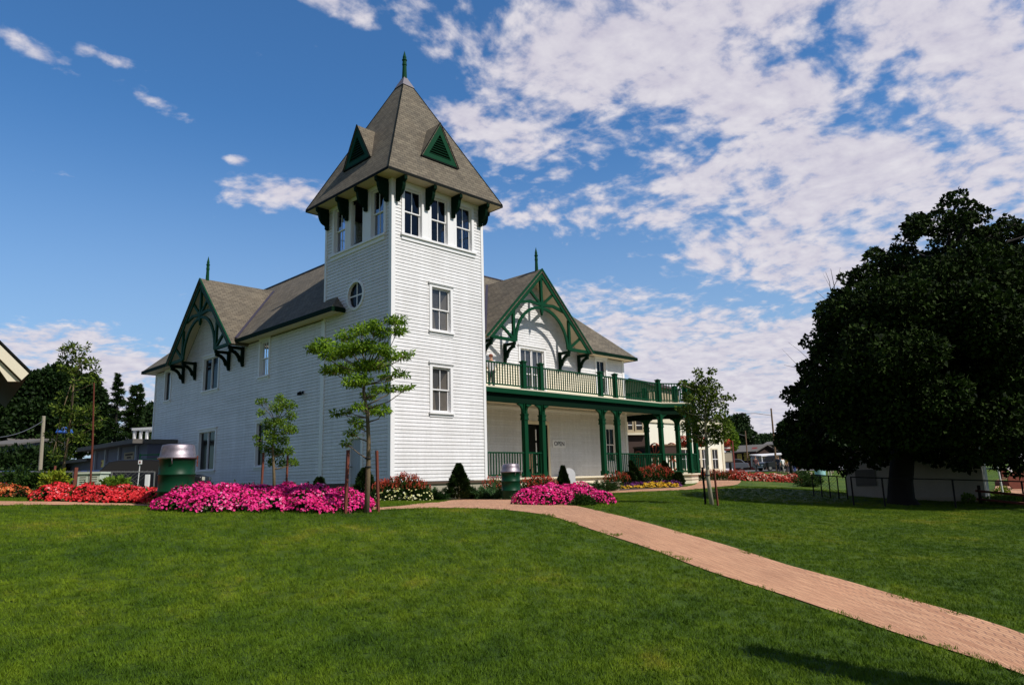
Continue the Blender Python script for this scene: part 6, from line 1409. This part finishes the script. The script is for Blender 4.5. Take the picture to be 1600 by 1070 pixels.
# blue-grey shop building
A = G(60, 52); B = G(226, 37); fr, L = wall2(A, B); t = thing('blue_grey_shop', 'long low blue-grey building with pale fascia and painted signs', 'building', (A+B)/2)
def hh_(px):  # position along the wall for an image column
    r = ray(px, hz(px)); M2 = np.array([[r[0], -fr.H.x], [r[1], -fr.H.y]]); s_ = np.linalg.solve(M2, np.array([A.x-C[0], A.y-C[1]])); return float(s_[1]), float(s_[0])
zt = zof(226, 692, 37); h1 = hh_(139)[0]; c = MB(); fr.box(c, h1, L, A.z-1, zt, -4, 0); c.build('wall', M['blueg'], t); c = MB(); fr.box(c, h1-.2, L+.2, zt, zt+.22, -4.2, .8); c.build('fascia', M['greyroof'], t); zl = zt-.55; c = MB(); fr.box(c, 0, h1-.21, A.z-1, zl, -4, -.3); c.build('side_wing', M['blueg'], t); c = MB(); fr.box(c, -.2, h1-.22, zl, zl+.18, -4.2, .2); c.build('wing_fascia', M['greyroof'], t)
for px in (147, 163, 184, 211):
    h = hh_(px)[0]; c = MB(); fr.box(c, h-.07, h+.07, A.z-1, zt, .01, .12); c.build('pilaster', M['greywood'], t)
for p0, p1, y0_, y1_, m_, ink in ((192, 207, 707, 727, 'yellow', 'brownw'), (156, 163, 718, 730, 'redw', 'yellow')):
    a, da = hh_(p0); b, db = hh_(p1); c = MB(); z1_, z0_ = zof(p0, y0_, da), zof(p0, y1_, da); fr.box(c, a, b, z0_, z1_, .02, .06); s_ = c.build('painted_sign', M[m_] if m_ == 'redw' else M['tan'], t); c = MB()
    for k in range(4): zz_ = z0_+(z1_-z0_)*(k+.6)/4.4; q = .12+.1*((k*7) % 3); fr.box(c, a+(b-a)*q, b-(b-a)*(q*.8), zz_-.05, zz_+.05, .061, .07)
    c.build('lettering', M[ink], s_)
for px in (197, 208): a = hh_(px)[0]; c = MB(); fr.box(c, a-.3, a+.3, zof(px, 744, 39), zof(px, 734, 39), .02, .05); c.build('window', M['black'], t)
# white sign on a post, green rack
g = G(214, 27.5); tp = Vector(atD(219, 722, 27.5)); t = thing('small_sign', 'small white square sign on a leaning post by the house corner', 'sign', g); c = MB(); c.tube([g, tp], .018, 6); c.build('post', M['trim'], t); fr_ = FR((tp.x, tp.y, 0), RGT, -FWD); c = MB(); fr_.box(c, -.06, .07, tp.z-.07, tp.z+.08, -.01, .03); s_ = c.build('plate', M['trim'], t); c = MB(); fr_.box(c, -.025, .035, tp.z-.03, tp.z+.04, .031, .036); c.build('symbol', M['redw'], s_)
g = G(225, 30); t = thing('green_rack', 'green metal rack beside the house corner', 'rack', g); fr_ = FR((g.x, g.y, 0), RGT, -FWD); zz = lambda py: zof(225, py, 30)
for py in (710, 717, 724): c = MB(); fr_.box(c, -.28, .6, zz(py)-.02, zz(py)+.02, -.02, .02); c.build('bar', M['barrel'], t)
for h in (-.26, .55): c = MB(); fr_.box(c, h-.02, h+.02, g.z, zz(708), -.021, .021); c.build('upright', M['barrel'], t)
# white pillared porch in the distance
A = G(203, 47); B = G(240, 46.5); fr, L = wall2(A, B); t = thing('white_porch', 'white pillared upper porch glimpsed beside the house corner', 'porch', A); z = lambda py: zof(215, py, 47); c = MB(); fr.box(c, -.1, L, z(671), z(667), -2, .1); c.build('lintel', M['trim'], t); c = MB(); fr.box(c, -.1, L, z(697), z(694), -2, .15); c.build('floor', M['trim'], t); c = MB(); fr.box(c, 0, L, A.z-1, z(697), -2, -.1); c.build('base', M['brownw'], t); c = MB(); fr.box(c, .1, L, z(694), z(671), -2, -1.9); c.build('back_wall', M['tan'], t)
for h in (.05, .55, 1.05): c = MB(); fr.box(c, h-.07, h+.07, z(694), z(671), -.1, .05); c.build('pillar', M['trim'], t)
# white house with dark roof, far left
A = G(14, 55); B = G(88, 57); t, fr, L = shed('white_bungalow', 'low white building with a dark roof behind the shrubs at far left', 'house', A, B, 7, zof(50, 704, 56), zof(50, 686, 58), 'white', 'greyroof', .12)
A = G(-40, 50); B = G(13, 50); t, fr, L = shed('dark_shed', 'dark blue-grey shed left of the low white building', 'shed', A, B, 6, zof(0, 696, 50), zof(0, 686, 50), 'blueg', 'greyroof', .3)
# leaning utility pole with wire
g = G(61, 42); tp = Vector(atD(68.5, 650, 42)); t = thing('utility_pole', 'pale leaning utility pole in front of the low white building', 'utility pole', g); c = MB(); c.tube([g-UPV*.2, tp], [.12, .09], 8); c.build('pole', M['palebark'], t)
q = Vector(atD(-60, 668, 30)); c = MB(); pts = [tp.lerp(q, i/10)-UPV*(.5*(i/10)*(1-i/10)*4) for i in range(11)]; pts = [p-UPV*.25 for p in pts]; c.tube(pts, .015, 4); c.build('wire', M['chrome'], t)
# blue canopy
g = G(102, 38); t = thing('blue_parasol', 'small bright blue parasol behind the young ash', 'parasol', g); p = Vector(atD(101, 672, 38)); c = MB(); c.lathe(p, [(.40, -.16), (.42, -.12), (.34, .06), (.16, .15), (.01, .18)], 10); c.build('canopy', M['blue'], t); c = MB(); c.tube([g, p+UPV*.1], .02, 6); c.build('pole', M['chrome'], t)
# ------------------------------------------------------------------ light and sky
sd = bpy.data.lights.new('sun', 'SUN'); sd.energy = 4.0; sd.angle = RAD(.53); sd.color = (1, .945, .86)
so = bpy.data.objects.new('sun', sd); COL.objects.link(so); so.rotation_euler = LD.to_track_quat('-Z', 'Y').to_euler(); so.location = (0, -20, 40)
world = bpy.data.worlds.new('World'); S.world = world; world.use_nodes = True
nt = world.node_tree; bg = nt.nodes['Background']; WS = .10; bg.inputs[1].default_value = WS
sk = N(nt, 'ShaderNodeTexSky', sky_type='NISHITA', sun_disc=False); sk.sun_elevation = math.asin(-LD.z); sk.sun_rotation = math.atan2(-LD.x, -LD.y)
sk.air_density = 1.0; sk.dust_density = .6; sk.ozone_density = 2.0; sk.altitude = 100
tc = N(nt, 'ShaderNodeTexCoord'); V = tc.outputs['Generated']
def vm(op, a, b=None):
    n = N(nt, 'ShaderNodeVectorMath', operation=op)
    for s, v in zip(n.inputs, (a, b)):
        if v is None: continue
        if isinstance(v, bpy.types.NodeSocket): nt.links.new(v, s)
        else: s.default_value = v
    return n
def mm(op, a, b=0.0, cl=False):
    n = N(nt, 'ShaderNodeMath', operation=op, use_clamp=cl)
    for s, v in zip(n.inputs, (a, b)):
        if isinstance(v, bpy.types.NodeSocket): nt.links.new(v, s)
        else: s.default_value = v
    return n.outputs[0]
sep = N(nt, 'ShaderNodeSeparateXYZ'); nt.links.new(V, sep.inputs[0])
zz = mm('ADD', sep.outputs[2], .20); cmb = N(nt, 'ShaderNodeCombineXYZ')
nt.links.new(mm('DIVIDE', sep.outputs[0], zz), cmb.inputs[0]); nt.links.new(mm('DIVIDE', sep.outputs[1], zz), cmb.inputs[1])
Q = cmb.outputs[0]
wn = N(nt, 'ShaderNodeTexNoise'); wn.inputs['Scale'].default_value = 1.5; wn.inputs['Detail'].default_value = 3; nt.links.new(Q, wn.inputs['Vector'])
wv = vm('SCALE', vm('SUBTRACT', wn.outputs['Color'], (.5, .5, .5)).outputs[0]); wv.inputs['Scale'].default_value = .22
Qw = vm('ADD', Q, wv.outputs[0]).outputs[0]
n1 = N(nt, 'ShaderNodeTexNoise'); n1.inputs['Scale'].default_value = 3.4; n1.inputs['Detail'].default_value = 10; n1.inputs['Roughness'].default_value = .58; nt.links.new(Qw, n1.inputs['Vector'])
n2 = N(nt, 'ShaderNodeTexNoise'); n2.inputs['Scale'].default_value = 19; n2.inputs['Detail'].default_value = 5; n2.inputs['Roughness'].default_value = .55; nt.links.new(Qw, n2.inputs['Vector'])
# banks of cloud, each an ellipse round a compass direction
def bank(px, py, rx, ry, rot, amt, soft=1.0):
    d0 = Vector(ray(px, py)).normalized(); e1 = (Vector(ray(px+10*math.cos(RAD(rot)), py+10*math.sin(RAD(rot)))).normalized()-d0).normalized(); e2 = d0.cross(e1)
    sx = rx/FPX; sy = ry/FPX; k = Vector(ray(px, py)).length
    a = vm('DOT_PRODUCT', V, tuple(e1/(sx/k))).outputs['Value']; b = vm('DOT_PRODUCT', V, tuple(e2/(sy/k))).outputs['Value']
    c_ = vm('DOT_PRODUCT', V, tuple(d0)).outputs['Value']
    r2 = mm('ADD', mm('MULTIPLY', a, a), mm('MULTIPLY', b, b)); g = mm('SUBTRACT', 1.0, mm('SQRT', r2), True)
    g = mm('MULTIPLY', g, mm('GREATER_THAN', c_, 0.0)); return mm('MULTIPLY', g, amt)
BANKS = [(1000, 60, 520, 190, -5, .95), (1250, 250, 560, 170, 20, .95), (1500, 60, 420, 260, 0, .85), (1120, 150, 460, 170, 10, .95), (720, 190, 150, 70, 20, .9), (1160, 380, 470, 110, 14, .72), (1450, 300, 360, 150, -15, .75),
         (1120, 600, 760, 190, 2, 1.1), (1250, 690, 900, 180, 0, 1.1), (140, 580, 260, 90, 8, 1.0), (40, 660, 400, 130, 0, .8), (440, 305, 130, 40, 6, .62), (50, 75, 120, 26, 30, .38), (225, 152, 85, 20, 26, .40), (160, 88, 70, 16, 16, .28), (365, 251, 30, 12, 5, .5), (860, 320, 220, 50, -10, .55),
         (1700, 480, 360, 240, 0, .85), (540, 10, 110, 40, 30, .42), (2300, 200, 700, 500, 0, .8)]
tot = None
for b_ in BANKS:
    g = bank(*b_); tot = g if tot is None else mm('MAXIMUM', tot, g)
base = mm('ADD', mm('MULTIPLY', mm('SUBTRACT', n1.outputs[0], .5), 2.3), mm('MULTIPLY', mm('SUBTRACT', n2.outputs[0], .5), 1.75))
dens = mm('SUBTRACT', mm('ADD', base, mm('MULTIPLY', mm('POWER', tot, .55), 1.30)), .50)
mr = N(nt, 'ShaderNodeMapRange', interpolation_type='SMOOTHSTEP'); mr.inputs['From Min'].default_value = -.05; mr.inputs['From Max'].default_value = .62; mr.inputs['To Max'].default_value = .93
nt.links.new(dens, mr.inputs['Value'])
ccol = ramp(nt, n2.outputs[0], [(.3, (5.2, 4.9, 5.8)), (.7, (6.9, 6.6, 7.0))])
# photographic sky tint
hs = N(nt, 'ShaderNodeHueSaturation'); hs.inputs['Saturation'].default_value = 1.12; hs.inputs['Value'].default_value = 1.36; nt.links.new(sk.outputs[0], hs.inputs['Color'])
hzr = N(nt, 'ShaderNodeMapRange', interpolation_type='SMOOTHSTEP'); hzr.inputs['From Min'].default_value = .48; hzr.inputs['From Max'].default_value = -.04; nt.links.new(sep.outputs[2], hzr.inputs['Value'])
vw = mm('MULTIPLY', mm('ADD', vm('DOT_PRODUCT', V, tuple(FWD)).outputs['Value'], .15, True), .80)
air = mixc(nt, mm('MULTIPLY', hzr.outputs[0], vw), mixc(nt, 1, hs.outputs[0], (.50, .78, .96), 'MULTIPLY'), (3.5, 4.5, 5.9))
skc = mixc(nt, mr.outputs[0], air, ccol.outputs[0])
rear_dim = N(nt, 'ShaderNodeMapRange', interpolation_type='SMOOTHSTEP'); rear_dim.inputs['From Min'].default_value = -.75; rear_dim.inputs['From Max'].default_value = .45; rear_dim.inputs['To Min'].default_value = .25; nt.links.new(vm('DOT_PRODUCT', V, tuple(FWD)).outputs['Value'], rear_dim.inputs['Value'])
dk_ = N(nt, 'ShaderNodeCombineColor'); [nt.links.new(rear_dim.outputs[0], s_) for s_ in dk_.inputs[:3]]
hf = mm('SUBTRACT', 1.0, rear_dim.outputs[0]); skc = mixc(nt, hf, skc, (1.70, 1.50, 1.72))  # sky behind the camera is an added dim lilac grey that lowers ambient fill
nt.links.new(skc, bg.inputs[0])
S.view_settings.view_transform = 'Standard'; S.view_settings.look = 'None'; S.view_settings.exposure = .18; S.view_settings.gamma = 1
S.render.engine = 'CYCLES'
S.cycles.max_bounces = 6; S.cycles.transparent_max_bounces = 8; S.cycles.diffuse_bounces = 3
